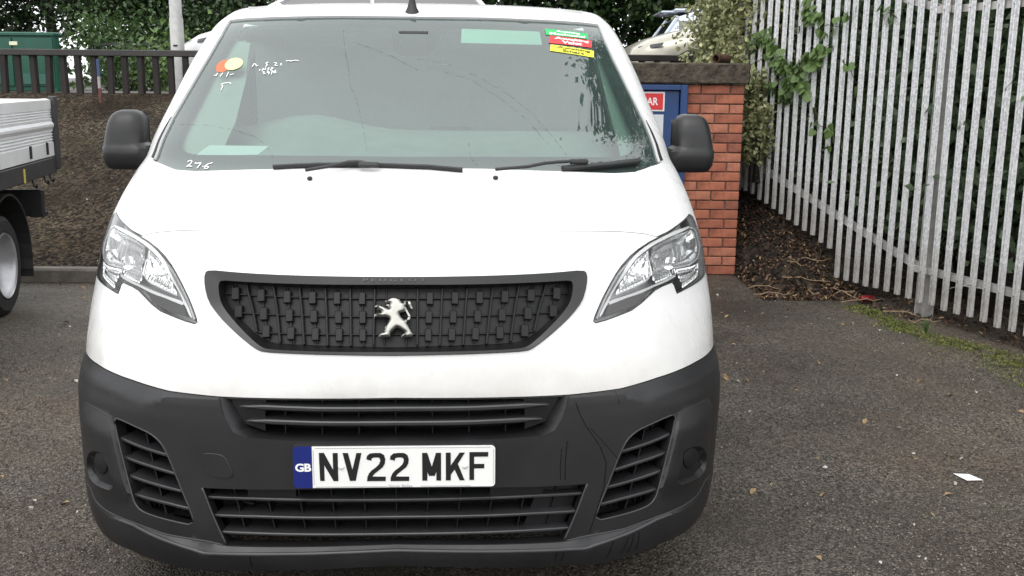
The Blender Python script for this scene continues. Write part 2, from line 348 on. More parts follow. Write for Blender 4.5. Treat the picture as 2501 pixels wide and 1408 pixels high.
# green utility cabinet
M_GREEN = mat('cabinet_green', (.012, .085, .055), .45, var=.25, vscale=3, bmp=.1, bscale=50)
cab = empty('utility_cabinet', (-6.35, 13.3, 1.3)); setp(cab, 'dark green metal utility cabinet behind the black fence', 'cabinet')
MB().box((0, .08, .35), (1.06, .16, .70), bev=.012).build('body', M_GREEN, cab)
MB().box((0, .08, .715), (1.09, .22, .05), bev=.012).build('lid', M_GREEN, cab)
for x in (-.26, .26):
    d = MB().box((x, -.008, .37), (.5, .018, .6), bev=.004).build('door', M_GREEN, cab)
    MB().box((x+.0, -.022, .16), (.3, .012, .13)).build('vent', mat('vent_green', (.03, .11, .085), .6, bmp=1., bscale=120, bdist=.004, stretch=(.02, 1, 1)), d)
MB().box((.02, -.022, .60), (.10, .008, .045)).build('plate', mat('plate_cream', (.7, .68, .5), .5), cab)

# lamp column
M_GALV = mat('galvanised_grey', (.5, .5, .49), .55, metal=.25, var=.25, vscale=8, bmp=.1, bscale=60)
lc = empty('lamp_column', (-4.166, 13.0, 1.3)); setp(lc, 'grey steel lamp column behind the black fence', 'lamp post')
MB().lathe([(0, .084), (.9, .082), (.93, .074), (6.4, .05), (6.4, 0)], 24, 'z').build('shaft', M_GALV, lc, True, 40)
MB().tube([(0, 0, 6.4), (0, .3, 6.7), (0, 1.0, 6.85)], .03, 10).build('arm', M_GALV, lc, True)
MB().box((0, 1.2, 6.85), (.22, .5, .1), bev=.03).build('lantern', M_GALV, lc)
MB().box((0, -.083, .58), (.05, .012, .02)).build('strap', M_TAR, lc)

# iron railings further back
M_IRON = mat('iron_black', (.02, .02, .021), .6, var=.3)
ir = empty('iron_railings', (-4.6, 18, 1.3)); setp(ir, 'thin black iron railings in front of the trees', 'railings')
MB().box((0, 0, .74), (5.2, .03, .035)).build('rail', M_IRON, ir); MB().box((0, 0, .1), (5.2, .03, .035)).build('rail', M_IRON, ir)
bar = MB().tube([(0, 0, 0), (0, 0, .80)], .011, 6).build('bar', M_IRON, ir)
for i in range(44):
    o = bar if i == 0 else bar.copy()
    if i: C.objects.link(o); o.parent = ir
    o.location = (-2.58+i*.12, 0, 0)

# ------------------------------------------------------------------ palisade fence on the right
M_PAL = None
m_, t_, o_ = nodes('galvanised_pale'); v_ = coord(t_); vv = N_(t_, 'TexVoronoi', Scale=70.); t_.links.new(v_, vv.inputs['Vector'])
nz = noise(t_, coord(t_, (1, 1, .35)), 22, 5, .7)
col = ramp(t_, vv.outputs['Color'], [(.2, (.50, .505, .515)), (.8, (.72, .725, .73))])
sp_ = N_(t_, 'SeparateXYZ'); t_.links.new(v_, sp_.inputs[0])
dirt = N_(t_, 'MapRange'); dirt.inputs['From Min'].default_value = .1; dirt.inputs['From Max'].default_value = .62; dirt.inputs['To Min'].default_value = 1.; dirt.inputs['To Max'].default_value = 0.
t_.links.new(sp_.outputs['Z'], dirt.inputs[0])
dm = N_(t_, 'Math', operation='MULTIPLY'); t_.links.new(dirt.outputs[0], dm.inputs[0]); t_.links.new(ramp(t_, nz, [(.3, .35), (.7, 1.)]), dm.inputs[1])
mx_ = N_(t_, 'Mix', data_type='RGBA'); t_.links.new(dm.outputs[0], mx_.inputs[0]); t_.links.new(col, mx_.inputs[6]); mx_.inputs[7].default_value = (.16, .13, .09, 1)
b_ = N_(t_, 'BsdfPrincipled', Roughness=.5, Metallic=.1); t_.links.new(mx_.outputs[2], b_.inputs['Base Color']); t_.links.new(bump(t_, nz, .25, .002), b_.inputs['Normal']); t_.links.new(b_.outputs[0], o_.inputs[0]); M_PAL = m_
M_PALR = mat('galvanised_rail', (.52, .50, .48), .55, metal=.1, var=.45, vscale=9)
pal = empty('palisade_fence', (FP[0], FP[1], 0)); pal.rotation_euler = (0, 0, math.atan2(-FD[0], FD[1])); setp(pal, 'galvanised steel palisade fence with tall upright pales', 'fence')
def rail_z(s): return .31+max(0, s-.10)*.24
def foot_z(s): return .10 if s < .95 else .31+.24*(s-1.1)
# W-section pale: folded 3 mm sheet, ribs towards the yard
prof = [(-.036, .0), (-.030, -.004), (-.022, -.026), (-.012, -.028), (-.004, -.010), (.004, -.010), (.012, -.028), (.022, -.026), (.030, -.004), (.036, .0)]
def pale_mesh():
    zs = [.13, 2.25, 2.40]; V = []; F = []
    n = len(prof)
    for k, z in enumerate(zs):
        for (a, b) in prof: V.append((b*(1 if k < 2 else .6), a*(1 if k < 2 else .45), z))
    off = len(V)
    for k, z in enumerate(zs):
        for (a, b) in prof: V.append((b*(1 if k < 2 else .6)+.003, a*(1 if k < 2 else .45), z))
    for k in range(2):
        for i in range(n-1):
            q = (k*n+i, k*n+i+1, (k+1)*n+i+1, (k+1)*n+i); F.append(q[::-1]); F.append(tuple(x+off for x in q))
        for i in (0, n-1): F.append((k*n+i, (k+1)*n+i, (k+1)*n+i+off, k*n+i+off))
    for k in (0, 2):
        for i in range(n-1): F.append((k*n+i, k*n+i+1, k*n+i+1+off, k*n+i+off))
    return mesh(V, F)
pale0 = obj('pale', pale_mesh(), M_PAL, pal)
for i in range(46):
    s = -2.62+i*.115
    if abs(s-.06) < .03: continue
    o = pale0 if i == 0 else pale0.copy()
    if i: C.objects.link(o); o.parent = pal
    k = .68+random.uniform(-.02, .02)
    o.scale = (k, k, 1); o.location = (-.003, s, foot_z(s)-.13+random.uniform(-.010, .010)); o.rotation_euler = (random.uniform(-.0025, .0025), random.uniform(-.003, .003), random.uniform(-.04, .04))
bolt0 = MB().lathe([(-.034, .0), (-.034, .006), (-.028, .008), (-.022, .008)], 10, 'x').build('bolt', M_PALR, pal, True)
k_ = 0
for i in range(46):
    s = -2.62+i*.115
    if s < -1.1 or s > 1.7 or abs(s-.06) < .03: continue
    for dz in (0, 1.65):
        o = bolt0 if k_ == 0 else bolt0.copy()
        if k_: C.objects.link(o); o.parent = pal
        k_ += 1; o.location = (.012, s, rail_z(s)+dz)
def rail(z0, s0, z1, s1, nm):
    r = MB(); L = math.hypot(s1-s0, z1-z0); R3 = Matrix.Rotation(math.atan2(z1-z0, s1-s0), 3, 'X'); c = ((s0+s1)/2, (z0+z1)/2)
    r.box((.016, c[0], c[1]), (.005, L, .045), R3); r.box((.034, c[0], c[1]+.020), (.036, L, .005), R3); return r.build(nm, M_PALR, pal)
for dz in (0, 1.65):
    rail(.31+dz, -2.7, .31+dz, .05, 'rail'); rail(.31+dz, .07, rail_z(2.62)+dz, 2.62, 'rail')
for s in (-2.4, .06, 2.6):
    p_ = MB(); p_.box((.062, s-.038, 1.15), (.085, .006, 2.5)); p_.box((.062, s+.038, 1.15), (.085, .006, 2.5)); p_.box((.062, s, 1.15), (.006, .072, 2.5)); p_.build('post', M_PALR, pal)
    for dz in (0, 1.65): MB().box((.004, s, rail_z(s)+dz), (.012, .13, .045), bev=.003).build('cleat', M_PALR, pal)
wire = MB()
for s, z in ((-.52, .30), (-.405, .29)): wire.tube([(-.026, s-.03, z), (-.032, s, z+.003), (-.026, s+.034, z-.003), (.015, s+.038, z)], .0022, 6)
wire.tube([(-.024, -.39, .30), (-.05, -.30, .26), (-.024, -.2, .20)], .0015, 6); wire.build('tie_wire', M_PALR, pal)

# ------------------------------------------------------------------ trees, shrubs, climbers
M_BARK = mat('bark', (.035, .027, .02), .95, var=.5, vscale=10, bmp=1., bscale=25, bdist=.02, stretch=(1, 1, .2))
LEAF_D = leafmat('leaf_dark', (.012, .028, .009), (.040, .078, .02), trans=.12); LEAF_M = leafmat('leaf_mid', (.02, .045, .012), (.065, .12, .032)); LEAF_B = leafmat('leaf_deep', (.008, .019, .007), (.026, .05, .017), trans=.12)
LEAF_V = leafmat('leaf_variegated', (.10, .135, .045), (.50, .49, .27), scale=14., trans=.15); LEAF_I = leafmat('leaf_bindweed', (.07, .13, .03), (.16, .24, .08), scale=6.); LEAF_H = leafmat('leaf_climber', (.08, .125, .065), (.19, .26, .15), scale=4., rough=.35)
def clumps(n, c, r, squash=1.):
    d = rng.normal(size=(n, 3)); d /= np.linalg.norm(d, axis=1, keepdims=True)
    return np.array(c)+d*(rng.random((n, 1))**.4)*np.array(r)*np.array([1, 1, squash])
def cloud(cents, rad, per, size, m, name, parent, seed, loc, up_bias=.4):
    P = []
    for cc in cents:
        k = rng.normal(size=(per, 3)); k *= (rad*(.5+rng.random()))/1.6; P.append(cc+k)
    P = np.concatenate(P)-np.array(loc); s = size*(.65+.7*rng.random(len(P)))
    return obj(name, leaves_mesh(P, s, up_bias, seed=seed), m, parent)
def tree(x, y, z0, h, r, label, m, seed, ncl=60, per=190, size=.14, low=.4, group='trees beyond the upper road'):
    t = empty('tree', (x, y, z0)); setp(t, label, 'tree', group)
    tr = MB(); pts = [(0, 0, -.3)]; px = py = 0
    for k in range(1, 6):
        px += random.uniform(-.12, .12); py += random.uniform(-.1, .1); pts.append((px, py, h*.75*k/5))
    tr.tube(pts, [.22, .18, .15, .12, .09, .05], 10); cents = clumps(ncl, (x, y, z0+low+(h-low)*.5), (r, r, (h-low)*.55))
    for c in cents[:16]:
        a = pts[random.randint(2, 5)]; e = c-np.array((x, y, z0)); m2 = (np.array(a)+e)/2+np.array((0, 0, .2)); tr.tube([a, tuple(m2), tuple(e)], [.05, .03, .012], 6)
    tr.build('trunk', M_BARK, t, True)
    cloud(cents, .60, per, size, m, 'crown', t, seed, (x, y, z0)); return t
for k, (x, y, h, r, lb, m, ncl, low) in enumerate((
    (-12.6, 25.5, 6.0, 2.7, 'leafy tree at the far left edge above the green cabinet', LEAF_D, 95, .7),
    (-9.4, 26.5, 6.0, 2.6, 'dark leafy tree behind the green cabinet', LEAF_D, 95, .5),
    (-6.3, 25.5, 5.6, 2.5, 'dark leafy tree between the cabinet and the lamp column', LEAF_B, 100, .3),
    (-3.4, 26.0, 5.6, 2.4, 'dark leafy tree behind the grey lamp column', LEAF_B, 110, .1),
    (-.6, 26.0, 5.6, 2.6, 'dark tree showing behind the left end of the van roof', LEAF_B, 100, .0),
    (2.2, 25.5, 5.6, 2.6, 'dark tree showing behind the van roof aerial', LEAF_D, 110, .0),
    (5.0, 25.0, 5.6, 2.5, 'dark leafy tree behind the parked silver cars', LEAF_M, 120, .0),
    (7.6, 23.0, 7.0, 2.8, 'tall dark tree behind the variegated ivy', LEAF_M, 100, .1),
    (-8.0, 32.0, 6.5, 3.4, 'far tree seen through gaps above the black fence', LEAF_B, 90, .3),
    (-14.5, 33.0, 6.5, 3.4, 'far tree at the left behind the cabinet', LEAF_B, 80, .5))):
    tree(x, y, 1.3, h, r, lb, m, k+1, int(ncl*(.85 if x < -5 else 1)), 190, .15, low)
# trees added behind the palisade to shade its far side; another's limb overhangs the yard
tree(6.6, 8.6, .2, 6.5, 2.2, 'added shade tree behind the middle of the palisade', LEAF_B, 12, 80, 190, .14, .2, 'trees behind the palisade')
tree(6.2, 4.6, .2, 6.5, 2.2, 'added shade tree behind the near end of the palisade', LEAF_B, 13, 70, 190, .14, .2, 'trees behind the palisade')
tree(5.4, 12.2, .6, 7.5, 2.4, 'added shade tree behind the far end of the palisade', LEAF_B, 14, 70, 180, .14, .2, 'trees behind the palisade')
ov = empty('tree', (4.4, 7.4, .1)); setp(ov, 'tall tree behind the palisade with a limb over the yard', 'tree', 'trees behind the palisade')
ot = MB().tube([(0, 0, -.2), (.05, .1, 2), (-.05, .15, 4), (-.1, .2, 6.5)], [.16, .14, .11, .05], 10).tube([(-.05, .15, 3.8), (-1.0, -.5, 5.2), (-2.0, -1.2, 5.9), (-2.6, -1.9, 5.7)], [.07, .05, .03, .01], 8)
ot.tube([(-1.0, -.5, 5.2), (-1.6, -1.4, 5.0), (-1.9, -2.1, 4.6)], [.04, .02, .008], 6).build('trunk', M_BARK, ov, True)
oc = np.concatenate([clumps(34, (4.4, 7.6, 6.2), (1.5, 1.6, 1.6)), clumps(16, (2.7, 6.3, 5.9), (.75, .6, .5)), clumps(9, (2.35, 5.5, 5.0), (.4, .4, .5))])
cloud(oc, .42, 130, .12, LEAF_D, 'crown', ov, 15, (4.4, 7.4, .1))
def shrub(x, y, z0, w, d, h, label, m, seed, n=16, per=170, size=.1, cat='shrub', group=None, rad=.35, name='shrub', rot=0., zlo=.08):
    s = empty(name, (x, y, z0)); setp(s, label, cat, group)
    st = MB(); cents = []
    for k in range(n):
        a, b = random.uniform(-w, w), random.uniform(-d, d); cents.append((x+a*math.cos(rot)-b*math.sin(rot), y+a*math.sin(rot)+b*math.cos(rot), z0+h*random.uniform(zlo, .95)))
    cents = np.array(cents)
    for c in cents[:min(n, 14)]:
        st.tube([(random.uniform(-w, w)*.5, random.uniform(-d, d)*.5, -.1), ((c[0]-x)*.7, (c[1]-y)*.7, (c[2]-z0)*.6), tuple(c-np.array((x, y, z0)))], [.018, .012, .006], 5)
    st.build('stem', M_BARK, s, True); cr_ = cloud(cents, rad, per, size, m, 'crown', s, seed, (x, y, z0)); cr_['kind'] = 'stuff'; return s
shrub(-7.6, 20.3, 1.3, .9, .4, 1.2, 'low bush behind the iron railings beside the cabinet', LEAF_M, 21, group='bushes behind the iron railings')
shrub(-5.9, 20.3, 1.3, .9, .4, 1.5, 'bush behind the iron railings left of the lamp column', LEAF_D, 22, 20, group='bushes behind the iron railings')
shrub(-3.9, 20.0, 1.3, .9, .4, 2.0, 'taller bush behind the lamp column by the van pillar', LEAF_D, 23, 26, group='bushes behind the iron railings')
shrub(-5.5, 15.0, 1.25, .55, .25, .62, 'bright leafy weeds seen between the black fence posts', LEAF_M, 24, 10, 120, .09)
shrub(-4.6, 14.8, 1.25, .45, .25, .52, 'leafy weeds between the fence posts next to the lamp column', LEAF_I, 25, 8, 120, .09)
# variegated ivy piled on the far end of the palisade, and its lower trail beside the kiosk
iv = shrub(2.02, 9.35, 1.32, .25, .55, 2.2, 'large pale variegated ivy bush piled behind the kiosk and fence end', LEAF_V, 31, 150, 260, .050, 'ivy', None, .20, 'ivy_bush')
iv2 = shrub(1.975, 8.42, .80, .07, .12, .75, 'trailing variegated ivy between the kiosk wall and the palisade', LEAF_V, 32, 16, 150, .045, 'ivy', None, .09, 'ivy_trail')
# large-leaved climbers filling the back of the palisade
for k, (s_, lb) in enumerate(((-1.5, 'behind the right end of the palisade'), (.3, 'behind the middle of the palisade'), (1.8, 'behind the far pales of the palisade'))):
    q = fence_pt(s_, .62); shrub(q[0], q[1], float(soil_z(q[0], q[1]))-.05, .20, .9, 2.7, 'dense large-leaved climber '+lb, LEAF_H, 33+k, 95, 260, .085, 'climber', 'climbers behind the palisade', .20, 'climber', math.atan2(.296, .955), .24)
# bindweed climbing through the pales: every leaf a blade of its own
vine = empty('bindweed', (FP[0], FP[1], .1)); vine.rotation_euler = (0, 0, math.atan2(-FD[0], FD[1])); setp(vine, 'bright green bindweed threaded through the palisade pales', 'climber')
heart = [(0, 0, 0), (.25, -.12, .05), (.5, -.02, .10), (.52, .3, .08), (.34, .65, .03), (0, 1.0, -.06), (-.34, .65, .03), (-.52, .3, .08), (-.5, -.02, .10), (-.25, -.12, .05), (0, .35, -.02)]
leafme = mesh(heart, [(0, 1, 2, 10), (2, 3, 10), (3, 4, 10), (4, 5, 10), (5, 6, 10), (6, 7, 10), (7, 8, 10), (8, 9, 0, 10)], True)
st = MB()
def on_fence(s, z): return Vector((-.022-random.uniform(0, .05), s, z-.1))
paths = [([(2.31, 1.81), (2.09, 1.87), (1.95, 1.74), (1.7, 1.62), (1.48, 1.67), (1.32, 1.69)], 62), ([(2.02, 1.83), (1.88, 1.64), (1.74, 1.48), (1.76, 1.4)], 46), ([(1.64, 2.07), (1.48, 2.09), (1.49, 1.97)], 16), ([(1.35, 1.9), (1.2, 1.92), (1.09, 1.9)], 10), ([(1.64, 1.57), (1.42, 1.63), (1.33, 1.72), (1.18, 1.78)], 26), ([(1.76, 1.67), (1.58, 1.57), (1.52, 1.5), (1.43, 1.44)], 34), ([(1.33, 1.35), (1.35, 1.24), (1.21, 1.19), (1.1, 1.18)], 14), ([(1.14, 1.05), (1.11, 1.03)], 2), ([(1.0, 1.96), (.91, 1.97)], 4), ([(.58, 2.0), (.46, 1.93), (.51, 1.97)], 6), ([(1.01, 1.66), (.91, 1.6), (.8, 1.5)], 5), ([(2.40, 1.86), (2.38, 1.84)], 2), ([(2.11, 1.44), (1.92, 1.49)], 6), ([(1.31, 1.99), (1.41, 2.02), (1.58, 2.0)], 12)]
for p, L in paths:
    MB().tube([on_fence(a, b) for a, b in p], .0025, 5).build('stem', M_BARK, vine, True)
    for k in range(int(L*1.35) if L > 20 else L):
        f = random.uniform(0, len(p)-1.001); i = int(f); f -= i
        a = p[i][0]*(1-f)+p[i+1][0]*f+random.gauss(0, .034); b = p[i][1]*(1-f)+p[i+1][1]*f+random.gauss(0, .032)
        o = obj('leaf', leafme, LEAF_I, vine); s = random.uniform(.040, .074)
        o.location = on_fence(a, b); o.scale = (s, s, s); o.rotation_euler = (random.uniform(-2.4, -1.1), random.uniform(-.6, .6), random.uniform(-2.6, -.6))

# ------------------------------------------------------------------ litter, twigs, moss, scraps
LITC = [mat('dead_leaf_a', (.085, .038, .02), .8, var=.5, vscale=30), mat('dead_leaf_b', (.30, .20, .10), .75, var=.4, vscale=30), mat('dead_leaf_c', (.028, .018, .012), .85, var=.5, vscale=30), mat('stone_chip', (.42, .40, .36), .7, var=.4, vscale=40)]
def ground_z(x, y):
    x = np.asarray(x, float); y = np.asarray(y, float); z = np.where((y > bank_y0(x)) & (x < 1.75), bank_z(x, y), 0.)
    fx = FP[0]-(y-FP[1])*.31; xl = np.where(y < 7.2, fx-.06, np.minimum(fx-.06, np.interp(y, [7.2, 7.6], [2.45, 1.745])))
    return np.where(x > xl, np.maximum(soil_z(x, y)*soil_edge(x, y, xl), 0), z)
for k, (n, sz, m, nm) in enumerate(((1200, .042, LITC[0], 'leaf_litter'), (420, .042, LITC[1], 'leaf_litter'), (1500, .04, LITC[2], 'leaf_litter'))):
    y = 7.05+rng.random(n)**1.4*1.7; x = 1.76+rng.random(n)*(FP[0]-(y-FP[1])*.31-1.70)
    n2 = n; s_ = rng.uniform(-2.4, 1.6, n2); w_ = np.where(rng.random(n2) < .3, -rng.random(n2)*.16, rng.random(n2)*1.0); q = FP+FD*s_[:, None]+FN*w_[:, None]; ok = (w_ > 0) | (s_ > -.1)
    x = np.r_[x, q[ok, 0]]; y = np.r_[y, q[ok, 1]]
    P = np.stack([x, y, ground_z(x, y)+.006+.010*rng.random(len(x))], 1)
    o = obj(nm, leaves_mesh(P, sz*(.4+.8*rng.random(len(P))), 2.2, .45, .3, seed=50+k), m); setp(o, ('brown', 'tan', 'dark')[k]+' dead leaves drifted along the foot of the palisade and kiosk', 'dead leaves', None, 'stuff')
# pale chips and grit scattered over tarmac and bank
n = 900; x = rng.uniform(-5, 3.2, n); y = rng.uniform(2.0, 11.5, n); keep = ~((x > -1.5) & (x < .9) & (y > 2.3) & (y < 7.5)); x, y = x[keep], y[keep]
P = np.stack([x, y, ground_z(x, y)+.004], 1); o = obj('grit', leaves_mesh(P, .010+.022*rng.random(len(P))**3, 2.5, .7, .3, seed=60), LITC[3]); setp(o, 'pale stone chips and crumbs scattered over the tarmac', 'grit', None, 'stuff')
n = 30000; y = 2.15+rng.random(n)**1.5*3.4; x = rng.uniform(-.56, .56, n)*y*1.08; keep = ~((x > -1.24+.02*y) & (x < .63) & (y > 2.75) & (y < 5.6)) & (vnoise(x, y, 1.1) > -.55); x, y = x[keep], y[keep]
P = np.stack([x, y, np.full(len(x), .0035)], 1); M_AGG = mat('aggregate', (.17, .145, .115), .5, col2=(.04, .033, .026), vscale=55); o = obj('aggregate', leaves_mesh(P, .005+.006*rng.random(len(P)), .9, .8, .35, seed=62), M_AGG); setp(o, 'stones standing proud of the worn tarmac', 'aggregate', None, 'stuff')
n = 420; x = rng.uniform(-4.6, 3.0, n); y = rng.uniform(2.4, 9, n); keep = ~((x > -1.5) & (x < .9) & (y > 2.3) & (y < 7.5)); x, y = x[keep], y[keep]
P = np.stack([x, y, ground_z(x, y)+.004], 1); o = obj('leaf_crumbs', leaves_mesh(P, .012+.035*rng.random(len(P))**2, 2.5, .5, .3, seed=61), LITC[1]); setp(o, 'small dry leaf crumbs scattered over the tarmac', 'leaf crumbs', None, 'stuff')
M_TWIG = mat('twig', (.26, .18, .11), .85, var=.5, vscale=30)
TW = [((1.93, 7.55), 1.2, .30), ((2.18, 7.45), -.3, .36), ((2.36, 7.30), 2.2, .34), ((2.15, 7.22), 1.9, .2), ((1.86, 7.36), .02, .24), ((1.86, 7.14), .05, .28), ((2.40, 7.12), -1.0, .24), ((2.25, 7.62), .1, .34), ((2.42, 6.92), .35, .34), ((2.56, 6.55), -.5, .24), ((2.62, 6.32), .05, .2), ((2.12, 7.55), -1.2, .22)]
TWL = ['lying nearest the kiosk corner', 'in the leaf litter, forking towards the fence', 'leaning against the palisade foot', 'curved like a hook in the litter', 'pale and straight in front of the kiosk corner', 'along the edge of the tarmac by the kiosk', 'beside the dark hole under the pales', 'long and thin, under the far pales', 'among red leaves under the pales', 'by the foot of the fence post', 'white and short beside the moss', 'short, standing up out of the litter']
for (p, a, l), lb in zip(TW, TWL):
    x, y = p; z = float(ground_z(np.array([x]), np.array([y]))[0]); pts = []
    for k in range(6):
        s = (k/5-.5)*l; pts.append((s*math.cos(a)+random.uniform(-.012, .012), s*math.sin(a)+random.uniform(-.012, .012)+.02*math.sin(k), .014+random.uniform(0, .03)))
    tw = MB().tube(pts, [.006, .006, .0055, .005, .004, .002], 6).tube([pts[3], (pts[3][0]+.04, pts[3][1]+.05, .05)], [.004, .002], 5).build('twig', M_TWIG, None, True); tw.location = (x, y, z); setp(tw, 'dead twig '+lb, 'twig', 'twigs in the litter by the fence')
# moss and grass at the foot of the fence
M_MOSS = leafmat('moss', (.06, .072, .014), (.19, .215, .05), scale=12., trans=.1)
n = 60000; s_ = rng.uniform(-1.9, .45, n); w0 = -.26-.05*np.clip(-s_, 0, 2)+.05*np.sin(s_*5.); w_ = w0+rng.normal(size=n)*(.055+.03*np.clip(-s_, 0, 2)); x = FP[0]+FD[0]*s_+FN[0]*w_; y = FP[1]+FD[1]*s_+FN[1]*w_; dn_ = .35+.5*vnoise(x, y, 7)+.35*vnoise(x, y, 19); keep = rng.random(n) < np.clip(dn_, .02, 1)*.38; x, y = x[keep], y[keep]
P = np.stack([x, y, .002+.005*rng.random(len(x))], 1); setp(obj('moss', leaves_mesh(P, .006+.010*rng.random(len(x)), 1.2, .6, .2, seed=70), M_MOSS), 'band of yellow green moss on the tarmac below the palisade', 'moss', None, 'stuff')
gt_ = empty('grass_tuft', (2.55, 6.12, 0)); setp(gt_, 'small tuft of bright grass in the moss by the fence', 'grass')
for k in range(16):
    a = random.uniform(0, 6.28); h = random.uniform(.05, .11); l = random.uniform(.01, .05); b = MB(); sdx, sdy = -math.sin(a)*.004, math.cos(a)*.004
    q = [(0, 0, 0), (l*.4*math.cos(a), l*.4*math.sin(a), h*.6), (l*math.cos(a), l*math.sin(a), h)]
    b.add([(q[0][0]-sdx, q[0][1]-sdy, 0), (q[0][0]+sdx, q[0][1]+sdy, 0), (q[1][0]+sdx, q[1][1]+sdy, q[1][2]), (q[1][0]-sdx, q[1][1]-sdy, q[1][2]), q[2]], [(0, 1, 2, 3), (3, 2, 4)]); b.build('blade', LEAF_I, gt_)
M_PAPER = mat('paper_white', (.78, .78, .8), .7, var=.06)
pz = mobj('paper_scrap', [(-.045, .035, .006), (.018, .035, .004), (.042, -.034, .007), (-.02, -.034, .005), (0, 0, .011)], [(0, 4, 1), (1, 4, 2), (2, 4, 3), (3, 4, 0)], M_PAPER); pz.location = (1.785, 3.765, 0); setp(pz, 'small white scrap of paper lying on the tarmac', 'paper')
for (x, y, a, m, lb) in ((1.11, 5.08, .3, LITC[1], 'pale dry leaf on the tarmac beside the van bumper'), (-2.76, 6.15, .2, LITC[1], 'curled tan leaf on the tarmac left of the van'), (-3.08, 7.21, -.2, LITC[1], 'tan leaf lying near the kerb by the white truck'), (-3.32, 7.36, .5, LITC[0], 'brown leaf at the foot of the kerb')):
    o = obj('fallen_leaf', leaves_mesh(np.array([[0, 0, 0.]]), np.array([.055]), 3., .5, .35, seed=int(x*100) % 97), m); o.location = (x, y, .012); o.rotation_euler = (0, 0, a); setp(o, lb, 'leaf', 'fallen leaves on the tarmac')
can = MB().lathe([(-.045, 0), (-.045, .018), (-.04, .022), (.04, .022), (.045, .018), (.044, 0)], 18, 'x').build('drinks_can', mat('can_red', (.25, .01, .015), .35, metal=.4, var=.5, vscale=20), None, True, 40); can.location = (2.47, 6.98, .035); can.rotation_euler = (0, 0, .2); setp(can, 'dark red drinks can lying under the palisade', 'can')

